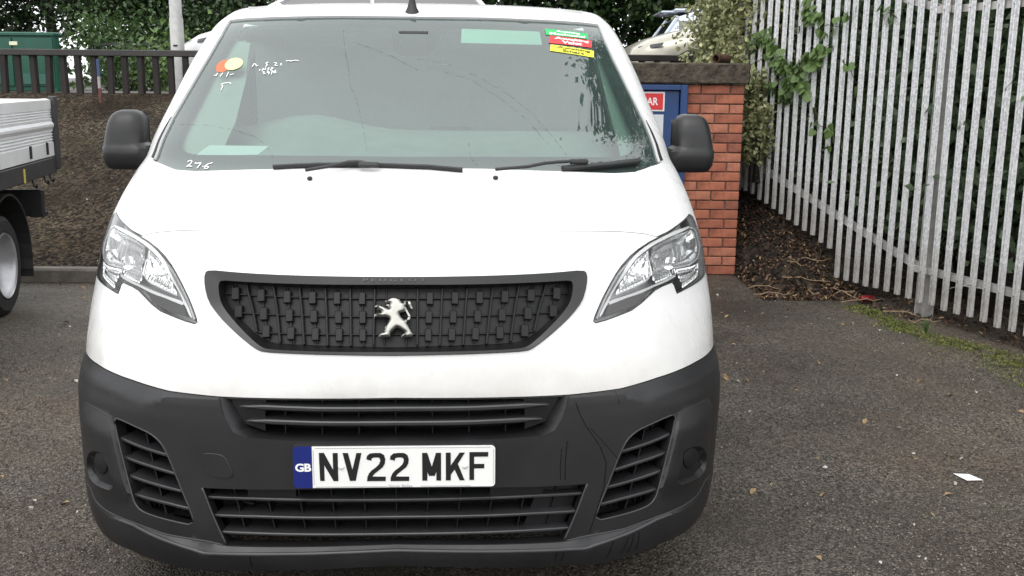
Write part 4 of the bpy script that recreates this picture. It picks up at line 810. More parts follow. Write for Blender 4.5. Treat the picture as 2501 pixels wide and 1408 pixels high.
# ---- outlines (angle round the nose, height)
T = {
'hl': [[1.1975,1.0916],[1.1097,1.083],[1.0412,1.0759],[0.9917,1.0701],[0.9292,1.062],[0.8716,1.0539],[0.8124,1.045],[0.7564,1.0323],[0.713,1.0181],[0.6815,1.0022],[0.6572,0.9824],[0.6347,0.957],[0.6129,0.9293],[0.5932,0.9017],[0.5747,0.8767],[0.5683,0.8653],[0.5751,0.8616],[0.6092,0.8654],[0.6588,0.8733],[0.7122,0.8819],[0.7559,0.8959],[0.7897,0.9098],[0.8242,0.9238],[0.8606,0.9308],[0.9162,0.9358],[0.93,0.9285],[0.9403,0.9133],[0.947,0.9028],[1.0119,0.9081],[1.0941,0.9122],[1.1914,0.9171],[1.2465,0.9257],[1.2481,0.9503],[1.2317,0.9922],[1.2204,1.0351],[1.2209,1.0631],[1.2232,1.0842]],
'hl_band': [[0.5906,0.8738],[0.6125,0.9019],[0.6367,0.9281],[0.6596,0.9542],[0.683,0.9806],[0.7044,1.0055],[0.7329,1.0204],[0.7739,1.0341],[0.8287,1.0467],[0.8953,1.0558],[0.9993,1.0646],[1.1051,1.0664],[1.1735,1.064],[1.1128,1.0599],[0.9906,1.0564],[0.8894,1.0477],[0.8286,1.0386],[0.7744,1.0259],[0.7344,1.0121],[0.7106,0.9923],[0.6872,0.97],[0.6665,0.9536],[0.65,0.9361],[0.6366,0.9192],[0.6311,0.9089],[0.6184,0.8973],[0.6026,0.8793]],
'hl_band2': [[0.6312,0.9099],[0.6465,0.9152],[0.7063,0.9225],[0.7678,0.9307],[0.8276,0.939],[0.9014,0.9484],[0.9443,0.9549],[0.9566,0.9488],[0.9016,0.9412],[0.8277,0.9332],[0.7678,0.9228],[0.7061,0.9159],[0.6356,0.904]],
'hl_dark': [[0.6358,0.9036],[0.7105,0.9146],[0.7732,0.9212],[0.8344,0.9312],[0.9102,0.9387],[0.9671,0.9448],[0.9574,0.9375],[0.8534,0.9303],[0.8073,0.9244],[0.7854,0.9153],[0.7759,0.9055],[0.7377,0.8941],[0.6808,0.8861],[0.6186,0.8793]],
'hl_main': [[1.2318,1.059],[1.3472,1.0333],[1.335,1.0308],[1.3393,0.969],[1.14,0.9676],[1.0201,0.9716],[0.9624,0.9715],[0.9682,0.9564],[0.9189,0.9505],[0.841,0.9427],[0.8216,0.9604],[0.8292,0.9846],[0.8123,1.0093],[0.837,1.0387],[0.9008,1.0484],[1.0086,1.0565]],
'hl_line': [[1.1688,1.062],[1.2886,1.0454],[1.342,1.0379],[1.2846,0.9988],[1.2293,0.9797],[1.1764,0.9725],[1.077,0.9682],[0.9943,0.9706],[0.9416,0.9724],[0.9464,0.9627],[0.9586,0.9527]],
'hl_in': [[0.8079,1.0121],[0.8241,0.9687],[0.8038,0.9549],[0.746,0.9433],[0.6649,0.9272],[0.6782,0.9519],[0.7128,0.9851],[0.7454,1.0151],[0.8119,1.0354]],
'hl_ind': [[0.9724,0.967],[1.1127,0.9604],[1.2569,0.9584],[1.2029,0.9256],[1.0911,0.9187],[1.0206,0.9124],[1.0089,0.9295],[0.985,0.9473]],
'hl_line2': [[0.8012,1.009],[0.8124,0.9683],[0.8002,0.9584],[0.7835,0.9503],[0.7359,0.9416],[0.6603,0.9267]],
'gr_out': [[-0.0012,0.9931],[0.1731,0.9931],[0.3584,0.9939],[0.4563,0.9952],[0.5397,0.9971],[0.5529,0.9886],[0.5513,0.9597],[0.5361,0.9188],[0.5017,0.8861],[0.4493,0.8531],[0.4027,0.8259],[0.3734,0.8104],[0.3545,0.8053],[0.2816,0.8044],[0.1268,0.8036],[0.0023,0.8027]],
'gr_rim': [[-0.0008,0.9751],[0.1732,0.9739],[0.3445,0.9737],[0.4446,0.9737],[0.4959,0.9742],[0.5063,0.9673],[0.5048,0.9434],[0.4953,0.9158],[0.4675,0.889],[0.424,0.8575],[0.3879,0.8334],[0.3632,0.8185],[0.342,0.8134],[0.278,0.812],[0.1269,0.8119],[0.002,0.812]],
'gr_mesh': [[-0.0026,0.9804],[0.1751,0.9783],[0.351,0.9755],[0.4545,0.9743],[0.4996,0.9748],[0.5079,0.9663],[0.5066,0.9469],[0.4944,0.9199],[0.4664,0.9002],[0.4221,0.8713],[0.3849,0.8489],[0.3549,0.8378],[0.3307,0.8335],[0.2765,0.8313],[0.1279,0.8293],[0.0001,0.8281]],
'gr_tiles': [[0.0942,0.947],[0.1645,0.9467],[0.2341,0.9463],[0.3072,0.9461],[0.385,0.9464],[0.4651,0.9469],[0.0913,0.9],[0.159,0.8996],[0.228,0.8999],[0.2985,0.9004],[0.375,0.9013],[0.4534,0.9032],[0.0897,0.857],[0.1545,0.857],[0.2204,0.8578],[0.2898,0.8581],[0.3622,0.8604]],
'gr_vert': [[0.0278,0.9465],[0.0598,0.9463],[0.1276,0.9466],[0.1966,0.9458],[0.2688,0.945],[0.3434,0.9452],[0.4222,0.9444]],
'gr_vert_b': [[0.0302,0.8366],[0.0593,0.8365],[0.1212,0.8359],[0.1858,0.8358],[0.2512,0.8363],[0.319,0.8361],[0.3844,0.8427]],
'gr_hor': [[0.0369,0.9491],[0.0374,0.9034],[0.0378,0.8598]],
'peug': [[-0.0886,0.9834],[0.0826,0.9834]],
'lion': [[-0.0318,0.9374],[-0.0234,0.9403],[-0.0176,0.9442],[-0.0088,0.9472],[0.0001,0.9468],[0.0091,0.9437],[0.0141,0.9407],[0.0156,0.9368],[0.0216,0.9319],[0.0235,0.9359],[0.0289,0.9389],[0.0358,0.9385],[0.0398,0.9358],[0.0423,0.9292],[0.0458,0.9213],[0.0463,0.9174],[0.0434,0.9183],[0.0389,0.9222],[0.0359,0.9284],[0.0339,0.9337],[0.0304,0.9341],[0.0275,0.9311],[0.0271,0.9249],[0.0291,0.9196],[0.0341,0.9108],[0.0401,0.9028],[0.0411,0.8957],[0.0382,0.8896],[0.031,0.8848],[0.0364,0.8782],[0.0443,0.8669],[0.0498,0.8564],[0.0445,0.8491],[0.0168,0.8492],[0.0182,0.8566],[0.023,0.8592],[0.0298,0.86],[0.021,0.8648],[0.0053,0.8744],[-0.0024,0.8679],[-0.012,0.8593],[-0.0123,0.8493],[-0.0443,0.8493],[-0.0431,0.8584],[-0.0383,0.861],[-0.0286,0.8623],[-0.0296,0.8653],[-0.0278,0.8732],[-0.0222,0.8827],[-0.0146,0.8924],[-0.0216,0.8977],[-0.0343,0.8981],[-0.0499,0.8976],[-0.0582,0.8971],[-0.057,0.9047],[-0.0502,0.9082],[-0.0355,0.91],[-0.0405,0.9144],[-0.0484,0.917],[-0.0485,0.9192],[-0.0564,0.9214],[-0.0551,0.9254],[-0.0487,0.9276],[-0.0399,0.9271],[-0.0279,0.9223],[-0.018,0.9175],[-0.0161,0.9193],[-0.0191,0.9215],[-0.0241,0.9254],[-0.0251,0.9274],[-0.0212,0.9287],[-0.0148,0.9294],[-0.0154,0.9318],[-0.0203,0.9318],[-0.0242,0.9302],[-0.0282,0.9333]],
'lion_hole': [[0.0096,0.9065],[0.0184,0.9091],[0.0253,0.9113],[0.0262,0.9161],[0.0322,0.9055],[0.0352,0.9002],[0.0333,0.8949],[0.025,0.8901],[0.0196,0.8958],[0.0126,0.9038]],
'bound': [[0.0023,0.6968],[0.2565,0.6935],[0.469,0.6894],[0.6227,0.6911],[0.7635,0.7027],[0.88,0.7087],[0.9837,0.7135],[1.1082,0.7146],[1.1924,0.7154]],
'crease': [[0.003,0.6933],[0.2548,0.6895],[0.4632,0.6823],[0.61,0.677],[0.6935,0.646],[0.7858,0.6607],[0.8683,0.6675],[0.9515,0.6683],[1.0421,0.6624]],
'slot_o': [[0.0019,0.5854],[0.1992,0.5846],[0.2994,0.5851],[0.3878,0.5888],[0.4197,0.6018],[0.439,0.6347],[0.4642,0.6871]],
'slot_i': [[0.0001,0.5893],[0.2009,0.5887],[0.3034,0.5902],[0.3615,0.5965],[0.3963,0.6058],[0.4117,0.6347],[0.4453,0.6825]],
'int': [[0.0005,0.4595],[0.2657,0.4548],[0.5137,0.4464],[0.4878,0.3687],[0.4617,0.297],[0.2464,0.3008],[-0.0011,0.3071]],
'sint': [[0.8103,0.5973],[0.7669,0.5953],[0.7091,0.5859],[0.6627,0.5762],[0.6358,0.5615],[0.6205,0.5451],[0.6063,0.5185],[0.5883,0.4747],[0.5709,0.4282],[0.552,0.3823],[0.5424,0.3406],[0.6137,0.3463],[0.6786,0.3524],[0.7194,0.3593],[0.7394,0.3766],[0.7468,0.3985],[0.7628,0.447],[0.7792,0.5005],[0.794,0.5449]],
'ss0': [[0.6172,0.5176],[0.6971,0.5266],[0.8045,0.5408]],
'ss1': [[0.5948,0.4691],[0.6764,0.4798],[0.788,0.4907]],
'ss2': [[0.5769,0.4236],[0.6566,0.4315],[0.7718,0.4426]],
'ss3': [[0.5584,0.3786],[0.6322,0.3863],[0.7552,0.3939]],
'pod': [[0.8156,0.5963],[0.8966,0.6038],[0.9996,0.6028],[1.0437,0.5852],[1.0719,0.5136],[1.052,0.4393],[1.0101,0.3906],[0.966,0.3622],[0.8779,0.3534],[0.7661,0.3529],[0.7468,0.3985],[0.7628,0.447],[0.7792,0.5005],[0.794,0.5449]],
'pod_chamf': [[0.8156,0.5963],[0.9996,0.6028],[1.04,0.5496],[0.8007,0.5554]],
'fog': [[0.9255,0.447]],
'fog_e': [[1.0212,0.4268],[0.9208,0.4802]],
'sconce': [[0.8361,0.4935],[0.8309,0.4612],[0.8129,0.4315],[0.817,0.407],[0.8385,0.393],[0.8718,0.3906],[0.9954,0.3869],[1.016,0.4211],[0.9836,0.4624],[0.9108,0.4917]],
'crest1': [[1.0315,0.3562],[0.9798,0.3331],[0.9016,0.3242],[0.8255,0.3222],[0.7491,0.3191],[0.6843,0.3125],[0.6374,0.306],[0.5707,0.3033],[0.5182,0.3006],[0.4882,0.2948],[0.462,0.2927],[-0.0011,0.3048]],
'crest2': [[0.8041,0.324],[0.735,0.3128],[0.6743,0.3029],[0.608,0.2916],[0.5665,0.2836],[0.5205,0.2747],[0.4855,0.2769],[-0.0,0.2938]],
'bottom': [[0.9354,0.2344],[0.8139,0.2387],[0.7583,0.2327],[0.6784,0.233],[0.586,0.2316],[0.5426,0.2313],[0.499,0.234],[-0.0008,0.2579]],
'us1': [[0.006,0.6667],[0.1963,0.6658],[0.3231,0.667],[0.407,0.668]],
'us2': [[0.0056,0.6285],[0.1956,0.628],[0.322,0.6295],[0.3882,0.6311]],
'ls0': [[0.0035,0.4203],[0.242,0.4209],[0.3712,0.4203],[0.5046,0.4169]],
'ls1': [[0.0031,0.3738],[0.2437,0.3724],[0.3737,0.3721],[0.4894,0.3689]],
'ls2': [[0.0026,0.3267],[0.2458,0.3261],[0.3771,0.3256],[0.4754,0.3244]],
'tow': [[-0.5039,0.5378],[-0.4925,0.5413],[-0.4573,0.5405],[-0.4404,0.5318],[-0.4276,0.4961],[-0.4262,0.4854],[-0.4374,0.4782],[-0.4789,0.4788],[-0.4937,0.4893],[-0.5008,0.5166]],
'shut': [[-0.013,1.0926],[0.2724,1.0898],[0.3216,1.0865],[0.5287,1.0794],[0.6925,1.0746],[0.7952,1.0651],[0.8592,1.0539]],
'wside': [[1.2051,1.091],[1.2647,1.1484],[1.2269,1.202],[1.1648,1.2371]],
'wlow': [[-0.0077,1.2383],[0.2748,1.2352],[0.5576,1.2263],[0.7839,1.2169],[0.9028,1.2174],[1.0313,1.2287],[1.1629,1.2421]],
'wr': [[1.1629,1.2421],[1.1536,1.3051],[1.1476,1.3674],[1.1304,1.4109],[1.0938,1.496],[1.0666,1.5859],[1.0636,1.6573],[1.0892,1.7157]],
'wtop': [[1.0892,1.7157],[0.9171,1.7205],[0.6137,1.7258],[0.3488,1.7293],[-0.023,1.728]],
'clear': [[0.0105,1.2758],[0.2792,1.2764],[0.5719,1.2736],[0.8521,1.2671],[0.9087,1.2736],[0.9614,1.2879],[0.9947,1.3117],[1.0072,1.3439],[0.9954,1.4102],[0.9797,1.5098],[0.973,1.5955],[0.9615,1.6621],[0.9509,1.6822],[0.8359,1.6945],[0.6001,1.7],[0.3426,1.7039],[0.0803,1.7039]],
'clearL': [[-0.6856,1.2664],[-0.7412,1.2628],[-0.8412,1.2577],[-0.8903,1.2668],[-0.9541,1.2901],[-0.9886,1.3108],[-1.0015,1.365],[-1.0065,1.448],[-1.002,1.5269],[-0.9999,1.6053],[-0.9843,1.6567],[-0.9547,1.6742],[-0.8732,1.6804],[-0.6022,1.6908],[-0.3171,1.7007],[-0.1013,1.7045]],
'house': [[-0.1017,1.7022],[-0.0827,1.6642],[-0.0664,1.6375],[-0.0413,1.6245],[-0.01,1.6204],[0.0207,1.6221],[0.0477,1.6326],[0.0637,1.6565],[0.0803,1.6993]],
'ptrim': [[1.1476,1.3674],[1.1663,1.3379],[1.1676,1.2851],[1.1852,1.2415],[1.1191,1.2347],[1.1301,1.2859]],
'noz': [[-0.3118,1.2039],[0.3025,1.2081]],
'stk_o': [[-0.9033,1.5491]],
'stk_y': [[-0.837,1.5564]],
'sg': [[0.6414,1.6959],[0.9229,1.6802],[0.8988,1.6596],[0.6363,1.6726]],
'sr': [[0.6555,1.6698],[0.9272,1.6539],[0.9028,1.6277],[0.6378,1.6423]],
'sy': [[0.6463,1.6364],[0.9119,1.6157],[0.8883,1.5917],[0.6319,1.6139]],
'strip': [[0.2273,1.7025],[0.6167,1.6971],[0.6067,1.6464],[0.2177,1.6491]],
'wl_blade': [[-0.4553,1.2278],[-0.3769,1.2324],[-0.2915,1.2358],[-0.1521,1.2384],[-0.0689,1.2367],[0.0828,1.2328],[0.1928,1.2253]],
'wl_arm': [[-0.3264,1.2091],[-0.2548,1.2191],[-0.1903,1.2318],[-0.1563,1.2333],[-0.1208,1.2278]],
'wr_blade': [[0.5534,1.2268],[0.6491,1.2301],[0.7459,1.2334],[0.834,1.237],[0.9543,1.2418]],
'wr_arm': [[0.3013,1.2138],[0.4176,1.2204],[0.4808,1.2288],[0.537,1.2319],[0.6216,1.2347]],
'h27_2': [[-0.8693,1.2429],[-0.858,1.2475],[-0.8442,1.2461],[-0.843,1.239],[-0.8619,1.2298],[-0.8473,1.233],[-0.8294,1.2314]],
'h27_7': [[-0.8235,1.2413],[-0.805,1.24],[-0.787,1.2443],[-0.7951,1.2277]],
'h27_d': [[-0.7713,1.234],[-0.7678,1.233]],
'h27_6': [[-0.7297,1.2444],[-0.7548,1.2389],[-0.7613,1.2305],[-0.7461,1.227],[-0.7375,1.2305],[-0.745,1.235],[-0.7553,1.2327]],
'hA': [[-0.708,1.5463],[-0.7063,1.5584],[-0.6942,1.5544],[-0.6872,1.5484],[-0.6797,1.5513]],
'hB': [[-0.6321,1.5628],[-0.6458,1.5607],[-0.6334,1.5547],[-0.6377,1.5466]],
'hC': [[-0.6048,1.5609],[-0.5876,1.561],[-0.5966,1.5509],[-0.5801,1.5517]],
'hD': [[-0.5642,1.5591],[-0.5709,1.5558],[-0.5607,1.5519]],
'hE': [[-0.5488,1.5672],[-0.5358,1.5689],[-0.5238,1.5665],[-0.5094,1.5707],[-0.4896,1.5683]],
'hI': [[-0.6628,1.5385],[-0.6605,1.5326]],
'hN': [[-0.6474,1.5326],[-0.6498,1.5418],[-0.6339,1.5347],[-0.6359,1.5435]],
'hS': [[-0.6156,1.5436],[-0.6243,1.5415],[-0.6148,1.5368],[-0.6237,1.534]],
'hP': [[-0.6048,1.5341],[-0.6077,1.5448],[-0.5964,1.5429],[-0.6041,1.538]],
'h2': [[-0.6452,1.5287],[-0.6346,1.5307],[-0.636,1.5228],[-0.6245,1.5229]],
'h9': [[-0.6096,1.5269],[-0.6202,1.5276],[-0.6174,1.5308],[-0.6095,1.5289],[-0.6093,1.521]],
'hsl': [[-0.5979,1.5349],[-0.5953,1.5211]],
'h6': [[-0.5804,1.5358],[-0.5892,1.531],[-0.5879,1.5262],[-0.5757,1.5263],[-0.5808,1.531]],
'hX': [[-0.9319,1.5175],[-0.9096,1.5136],[-0.9156,1.5236]],
'hY': [[-0.882,1.5117],[-0.8746,1.5257]],
'hZ': [[-0.8383,1.5119],[-0.8367,1.5278]],
'hW': [[-0.8207,1.5179],[-0.7984,1.522]],
'hV': [[-0.7923,1.4866],[-0.7967,1.4925],[-0.835,1.4903],[-0.8529,1.4863],[-0.8328,1.4806],[-0.8363,1.467]],
'ant': [[-0.0128,1.7413]],
'tr0': [[-0.3258,1.6805],[-0.3017,1.6209],[-0.2664,1.5495],[-0.2399,1.4812],[-0.2184,1.4574],[-0.1932,1.4134],[-0.1719,1.3682],[-0.154,1.3292],[-0.141,1.2878]],
'tr1': [[-0.3021,1.6475],[-0.1942,1.6188],[-0.0818,1.5864],[0.0266,1.5407]],
'tr2': [[0.0247,1.5802],[0.1646,1.5601],[0.2815,1.5192],[0.3919,1.4656],[0.4799,1.4042],[0.5441,1.331],[0.5896,1.2758]],
'tr3': [[0.0606,1.5522],[0.2467,1.512],[0.3559,1.4521],[0.4572,1.3812],[0.5204,1.3067]],
'tr4': [[-1.0517,1.3549],[-0.8376,1.3556],[-0.6765,1.3441],[-0.5742,1.3247],[-0.5123,1.299],[-0.4709,1.2606]],
'tr5': [[0.2208,1.3131],[0.225,1.2717],[0.2448,1.2486]],
'note': [[-0.7976,1.3106],[-0.517,1.3142],[-0.5531,1.2871],[-0.872,1.2711]],
'pinR': [[1.0355,1.6997],[1.0809,1.6324],[1.0812,1.5436],[1.1035,1.4399],[1.1214,1.3715],[1.1037,1.3339],[1.0232,1.3023],[0.8985,1.2869],[0.9057,1.3723],[0.9276,1.48],[0.9605,1.5961]],
'pinL': [[-1.2918,1.6931],[-1.2469,1.5635],[-1.2437,1.4756],[-1.1736,1.3685],[-1.1184,1.3233],[-1.001,1.2845],[-0.7348,1.2895],[-0.7211,1.3925],[-0.7541,1.5262],[-0.8411,1.666]]}
T = {k: [tuple(p) for p in v] for k, v in T.items()}
HL = [(a, b) for a, b in T['hl']]
for i in range(30, 37): HL[i] = (HL[i][0]+(.05, .12, .14, .14, .10, .06, .03)[i-30], HL[i][1])
HL_L, HL_R = mir(HL), HL
bound = [(0, T['bound'][0][1])]+T['bound'][1:]; shut = [(0, 1.0915)]+T['shut'][1:]; wside = T['wside']
wlow = [(0, T['wlow'][0][1])]+T['wlow'][1:-1]; wr = T['wr']; wtop = T['wtop'][1:-1]+[(0, 1.7285)]
SCREEN = both(wlow+wr+wtop)
ARCH_Y, ARCH_Z, ARCH_R = .95, .335, .385
def arch_y(z): return ARCH_Y-math.sqrt(max(0, ARCH_R**2-(z-ARCH_Z)**2))
# white front panel with the wings
side_up = [(u_of_y(1.04, z), z) for z in (.735, .9, 1.05, 1.2)]
FRONT = both(bound+[(u_of_y(.80, .719), .719)]+side_up+[(wside[3][0]+.004, wside[3][1]), (wside[2][0]+.004, wside[2][1]), (wside[1][0]+.004, wside[1][1]), (1.2, 1.0885)]+shut[::-1])
GR_O = chaikin(both([(0, .9931)]+T['gr_out'][1:-1]+[(0, .8027)]), 1)
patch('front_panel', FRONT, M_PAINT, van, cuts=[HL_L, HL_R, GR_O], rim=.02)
# bonnet
bshut = [(a, b+.0004+.0018*min(1, max(0, (a-.30)/.25))) for a, b in shut]; bside = [(1.1995, 1.0912)]+[(a-.001, b) for a, b in wside[1:3]]+[(wside[3][0]-.003, wside[3][1]-.002)]
BON = both(bshut+bside+[(a, b-.001) for a, b in wlow[::-1]])
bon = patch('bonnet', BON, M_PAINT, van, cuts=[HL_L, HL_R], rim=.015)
for s in (1, -1):
    ribbon('shut_line', [(s*a, b+.001) for a, b in shut], M_SEAL, bon, -.006, .012, .004); ribbon('shut_line', [(s*a, b) for a, b in wside], M_SEAL, bon, -.006, .012, .004)
# pillars and roof front
def back_y(z): return float(np.interp(z, [1.2, 1.3, 1.6, 1.75, 1.8, 1.834], [1.04, 1.14, 1.52, 1.95, 2.6, 3.1]))
zz = [1.20, 1.25, 1.3, 1.4, 1.5, 1.6, 1.7, 1.75, 1.78, 1.8, 1.815, 1.834]
UP = both([(0, 1.30), (1.0, 1.26), (wside[3][0]+.004, wside[3][1]+.001), (wside[2][0]+.004, wside[2][1]-.0005)]+[(u_of_y(back_y(z), z), z) for z in zz]+[(0, 1.834)])
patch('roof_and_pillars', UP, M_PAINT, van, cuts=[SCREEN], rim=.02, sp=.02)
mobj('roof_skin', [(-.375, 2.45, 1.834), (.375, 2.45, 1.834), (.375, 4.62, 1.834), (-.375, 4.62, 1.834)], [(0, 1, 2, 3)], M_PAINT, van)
# flanks
def circ(cy, cz, r, n=28): return [(u_of_y(cy+r*math.cos(a), min(1.83, max(.2, cz+r*math.sin(a)))), min(1.83, max(.2, cz+r*math.sin(a)))) for a in np.linspace(0, 2*math.pi, n, endpoint=False)]
for s in (1, -1):
    f = lambda P: P if s > 0 else mir(P)
    zs = [.30, .5, .7, .735, .9, 1.05, 1.198]+[z+.0 for z in zz[1:]]
    sid = [(u_of_y(max(1.043 if z < 1.21 else back_y(z)+.003, 1.043), z), z) for z in zs]
    rear = [(u_of_y(4.62, z), z) for z in zs]
    win = [(u_of_y(y, z), z) for y, z in ((1.17, 1.255), (1.21, 1.30), (1.40, 1.46), (1.62, 1.62), (1.72, 1.665), (2.32, 1.67), (2.34, 1.255))]
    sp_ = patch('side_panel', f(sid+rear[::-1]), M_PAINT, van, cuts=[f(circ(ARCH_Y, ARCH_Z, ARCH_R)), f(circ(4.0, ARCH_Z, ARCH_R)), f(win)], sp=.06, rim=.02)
    patch('door_glass', f(win), M_SIDEG, sp_, off=-.006, sp=.1)
    ribbon('door_seam', f([(u_of_y(2.45, z), z) for z in (.35, .7, 1.0, 1.3, 1.6, 1.72)]), M_SEAL, sp_, .001, .006, .002, sp=.05)
    h = MB().box((s*.985, 2.25, 1.02), (.03, .2, .035), bev=.012).build('door_handle', M_BLK, sp_)
    ribbon('side_moulding', f([(u_of_y(y, .62), .62) for y in (1.36, 2., 3., 3.6)]), M_PLAS, sp_, .012, .16, .014, sp=.08)
# body behind the flanks
zr = [.3, .5, .7, .9, 1.1, 1.24, 1.4, 1.6, 1.7, 1.77, 1.8, 1.82, 1.834]; rp = [(float(FF[1](z))-.004, 4.612, z) for z in zr]; rp = rp+[(-x, y, z) for x, y, z in rp[::-1]]
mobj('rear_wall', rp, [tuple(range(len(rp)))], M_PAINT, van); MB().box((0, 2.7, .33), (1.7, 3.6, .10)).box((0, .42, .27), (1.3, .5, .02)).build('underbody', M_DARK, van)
MB().box((0, 2.22, 1.08), (1.50, .02, 1.30)).build('bulkhead', mat('bulkhead_grey', (.80, .84, .82), .7, var=.2, vscale=3), van)
# wheels
for s in (1, -1):
    for wy in (ARCH_Y, 4.0):
        wl = MB().lathe([(-.11, .21), (-.11, .30), (-.085, .335), (-.03, .34), (.03, .34), (.085, .335), (.11, .30), (.11, .21)], 40, 'x').build('wheel', M_TYRE, van, True, 35); wl.location = (s*.80, wy, .335)
        MB().lathe([(s*.10, .215), (s*.085, .20), (s*.06, .185), (s*.075, .10), (s*.09, .06), (s*.09, 0)], 32, 'x').build('rim', M_RIM, wl, True, 35)
    MB().lathe([(s*.02, .30), (s*.02, .38), (-s*.25, .38)], 30, 'x', (s*.86, ARCH_Y, ARCH_Z)).build('wheel_arch_liner', M_DARK, van)

# ---- black bumper
cr_u = np.array([p[0] for p in [(0, .6933)]+T['crease'][1:]]+[1.3, 1.8]); cr_z = np.array([p[1] for p in T['crease']]+[.655, .65])
bd_u = np.array([p[0] for p in bound]+[1.8]); bd_z = np.array([p[1] for p in bound]+[.719])
c1 = sorted([(0, .3048)]+[p for p in T['crest1'] if p[0] > .3 and abs(p[0]-.4882) > .001]+[(1.2, .358), (1.8, .36)]); c2 = sorted([(0, .2938)]+[p for p in T['crest2'] if p[0] > .3])
c1u, c1z = np.array(c1).T; c2u, c2z = np.array(c2).T
def crest1(u): return np.interp(np.abs(u), c1u, c1z)
def crest2(u): a = np.abs(u); return np.where(a > c2u[-1], crest1(u)-.006, np.minimum(np.interp(a, c2u, c2z), crest1(u)-.004))
POD = T['pod']; PODD = dom(POD); SCO = dom(chaikin(T['sconce'], 1))
def sstep(x): x = np.clip(x, 0, 1); return x*x*(3-2*x)
def bumper_off(u, z):
    a = np.abs(u); zb = np.interp(a, bd_u, bd_z); zc = np.interp(a, cr_u, cr_z)
    o = .002+.014*sstep((zb-z)/np.maximum(zb-zc, .004))*(1-.8*np.clip((a-.65)/.4, 0, 1))
    d1, d2 = crest1(u), crest2(u); amp = np.minimum(.0145, (d1-d2)*1.25+.003)*(1-.8*np.clip((a-.6)/.3, 0, 1)); t = np.clip((d1-z)/(d1-d2), 0, 1); o = o+amp*t
    q = dom(np.stack([a, z], -1)); i = inside(q, PODD); dd = segdist(q, PODD)
    pod = np.where(i, np.clip(dd/.007, 0, 1), 0)*np.clip((.604-z)/.05, 0, 1)*sstep((z-.35)/.09); o = o+.013*pod*(1-.55*np.clip((a-.90)/.16, 0, 1))
    j = inside(q, SCO); o = o-np.where(j, .016*sstep(segdist(q, SCO)/.010), 0)
    return o
archp = [(u_of_y(arch_y(z), z), z) for z in (.714, .69, .62, .55, .48, .40, .33, .27)]
bot = sorted([(0, .2579)]+[p for p in T['bottom'] if p[0] > .3]+[(1.15, .245)])
BUM = both([(a, b-.0025) for a, b in bound]+archp+bot[::-1][:-1]+[(0, .2579)])
SLOT_O = both([(0, .5854)]+T['slot_o'][1:-1]+[(.466, .70)]); INT = both([(0, .4595)]+T['int'][1:-1]+[(0, .3071)]); SINT = chaikin(T['sint'], 1)
SLOT_CUT = [(a, b) for a, b in SLOT_O]
lines = []
for s in (1, -1):
    lines += [ [(s*a, float(np.interp(a, cr_u, cr_z))) for a in np.linspace(.47, 1.3, 30)]]
lines += [[(a, float(crest1(a))) for a in np.linspace(-1.2, 1.2, 101)], [(a, float(crest2(a))) for a in np.linspace(-1.0, 1.0, 91)]]
def scaled(P, k): d = dom(P); c = d.mean(0); u, z = undom(c+(d-c)*k); return list(zip(u, z))
SCOP = chaikin(T['sconce'], 1)
for s in (1, -1):
    for P in (POD, scaled(POD, .94), SCOP, scaled(SCOP, .80)): q = list(P)+[P[0]]; lines.append([(s*a, b) for a, b in q])
TOW = chaikin(T['tow'], 1)
bum = patch('bumper', BUM, M_PLAS, van, cuts=[SLOT_CUT, INT, SINT, mir(SINT)], lines=lines, off=bumper_off, sp=.011, rim=.035, sharp=32)
for s in (1, -1): ribbon('bumper_seam', [(s*a, b-.001) for a, b in bound+[(1.45, .718)]], M_SEAL, bum, -.004, .010, .004)
M_EDGE_LIT = mat('bumper_edge_lit', (.03, .03, .032), .34, var=.3, vscale=9)  # lighter copy of the bumper plastic: highlights on edges and blades put into colour
ribbon_ = [(a, float(crest2(a))-.001) for a in np.linspace(-.82, .82, 90)]; u__, z__ = resample(ribbon_, .012); MB().tube([tuple(q) for q in PT(u__, z__, bumper_off(u__, z__)-.0045)], .0062, 10).build('lip_edge', M_EDGE_LIT, bum, True)
for s in (1, -1):
    rb = [(s*a, float(crest1(a))+.001) for a in np.linspace(.47, 1.12, 50)]; u__, z__ = resample(rb, .012); MB().tube([tuple(q) for q in PT(u__, z__, bumper_off(u__, z__)-.0040)], .0050, 10).build('lip_edge', M_EDGE_LIT, bum, True)
def edge(nm, P, r, d=0., closed=True):
    u, z = resample(list(P)+([P[0]] if closed else []), .012); MB().tube([tuple(q) for q in PT(u, z, bumper_off(u, z)-d)], r, 8).build(nm, M_EDGE_LIT, bum, True)
for s in (1, -1):
    g_ = (lambda P: P) if s > 0 else mir
    edge('intake_edge', g_(SINT), .0030, .0018); edge('intake_edge', g_(T['int'][2:5]), .0032, .0018, False); edge('pod_edge', g_(POD[:8]), .0030, .0024, False)
edge('cover_edge', TOW, .0013, -.001)
# tow-eye cover
tc = patch('tow_eye_cover', TOW, M_PLAS, bum, off=.0185, sp=.01, rim=.003)
tg = dom(TOW); cen = tg.mean(0); u_, z_ = undom(cen+(tg-cen)*1.07); patch('cover_gap', list(zip(u_, z_)), M_DARK, bum, off=.0168, sp=.02)
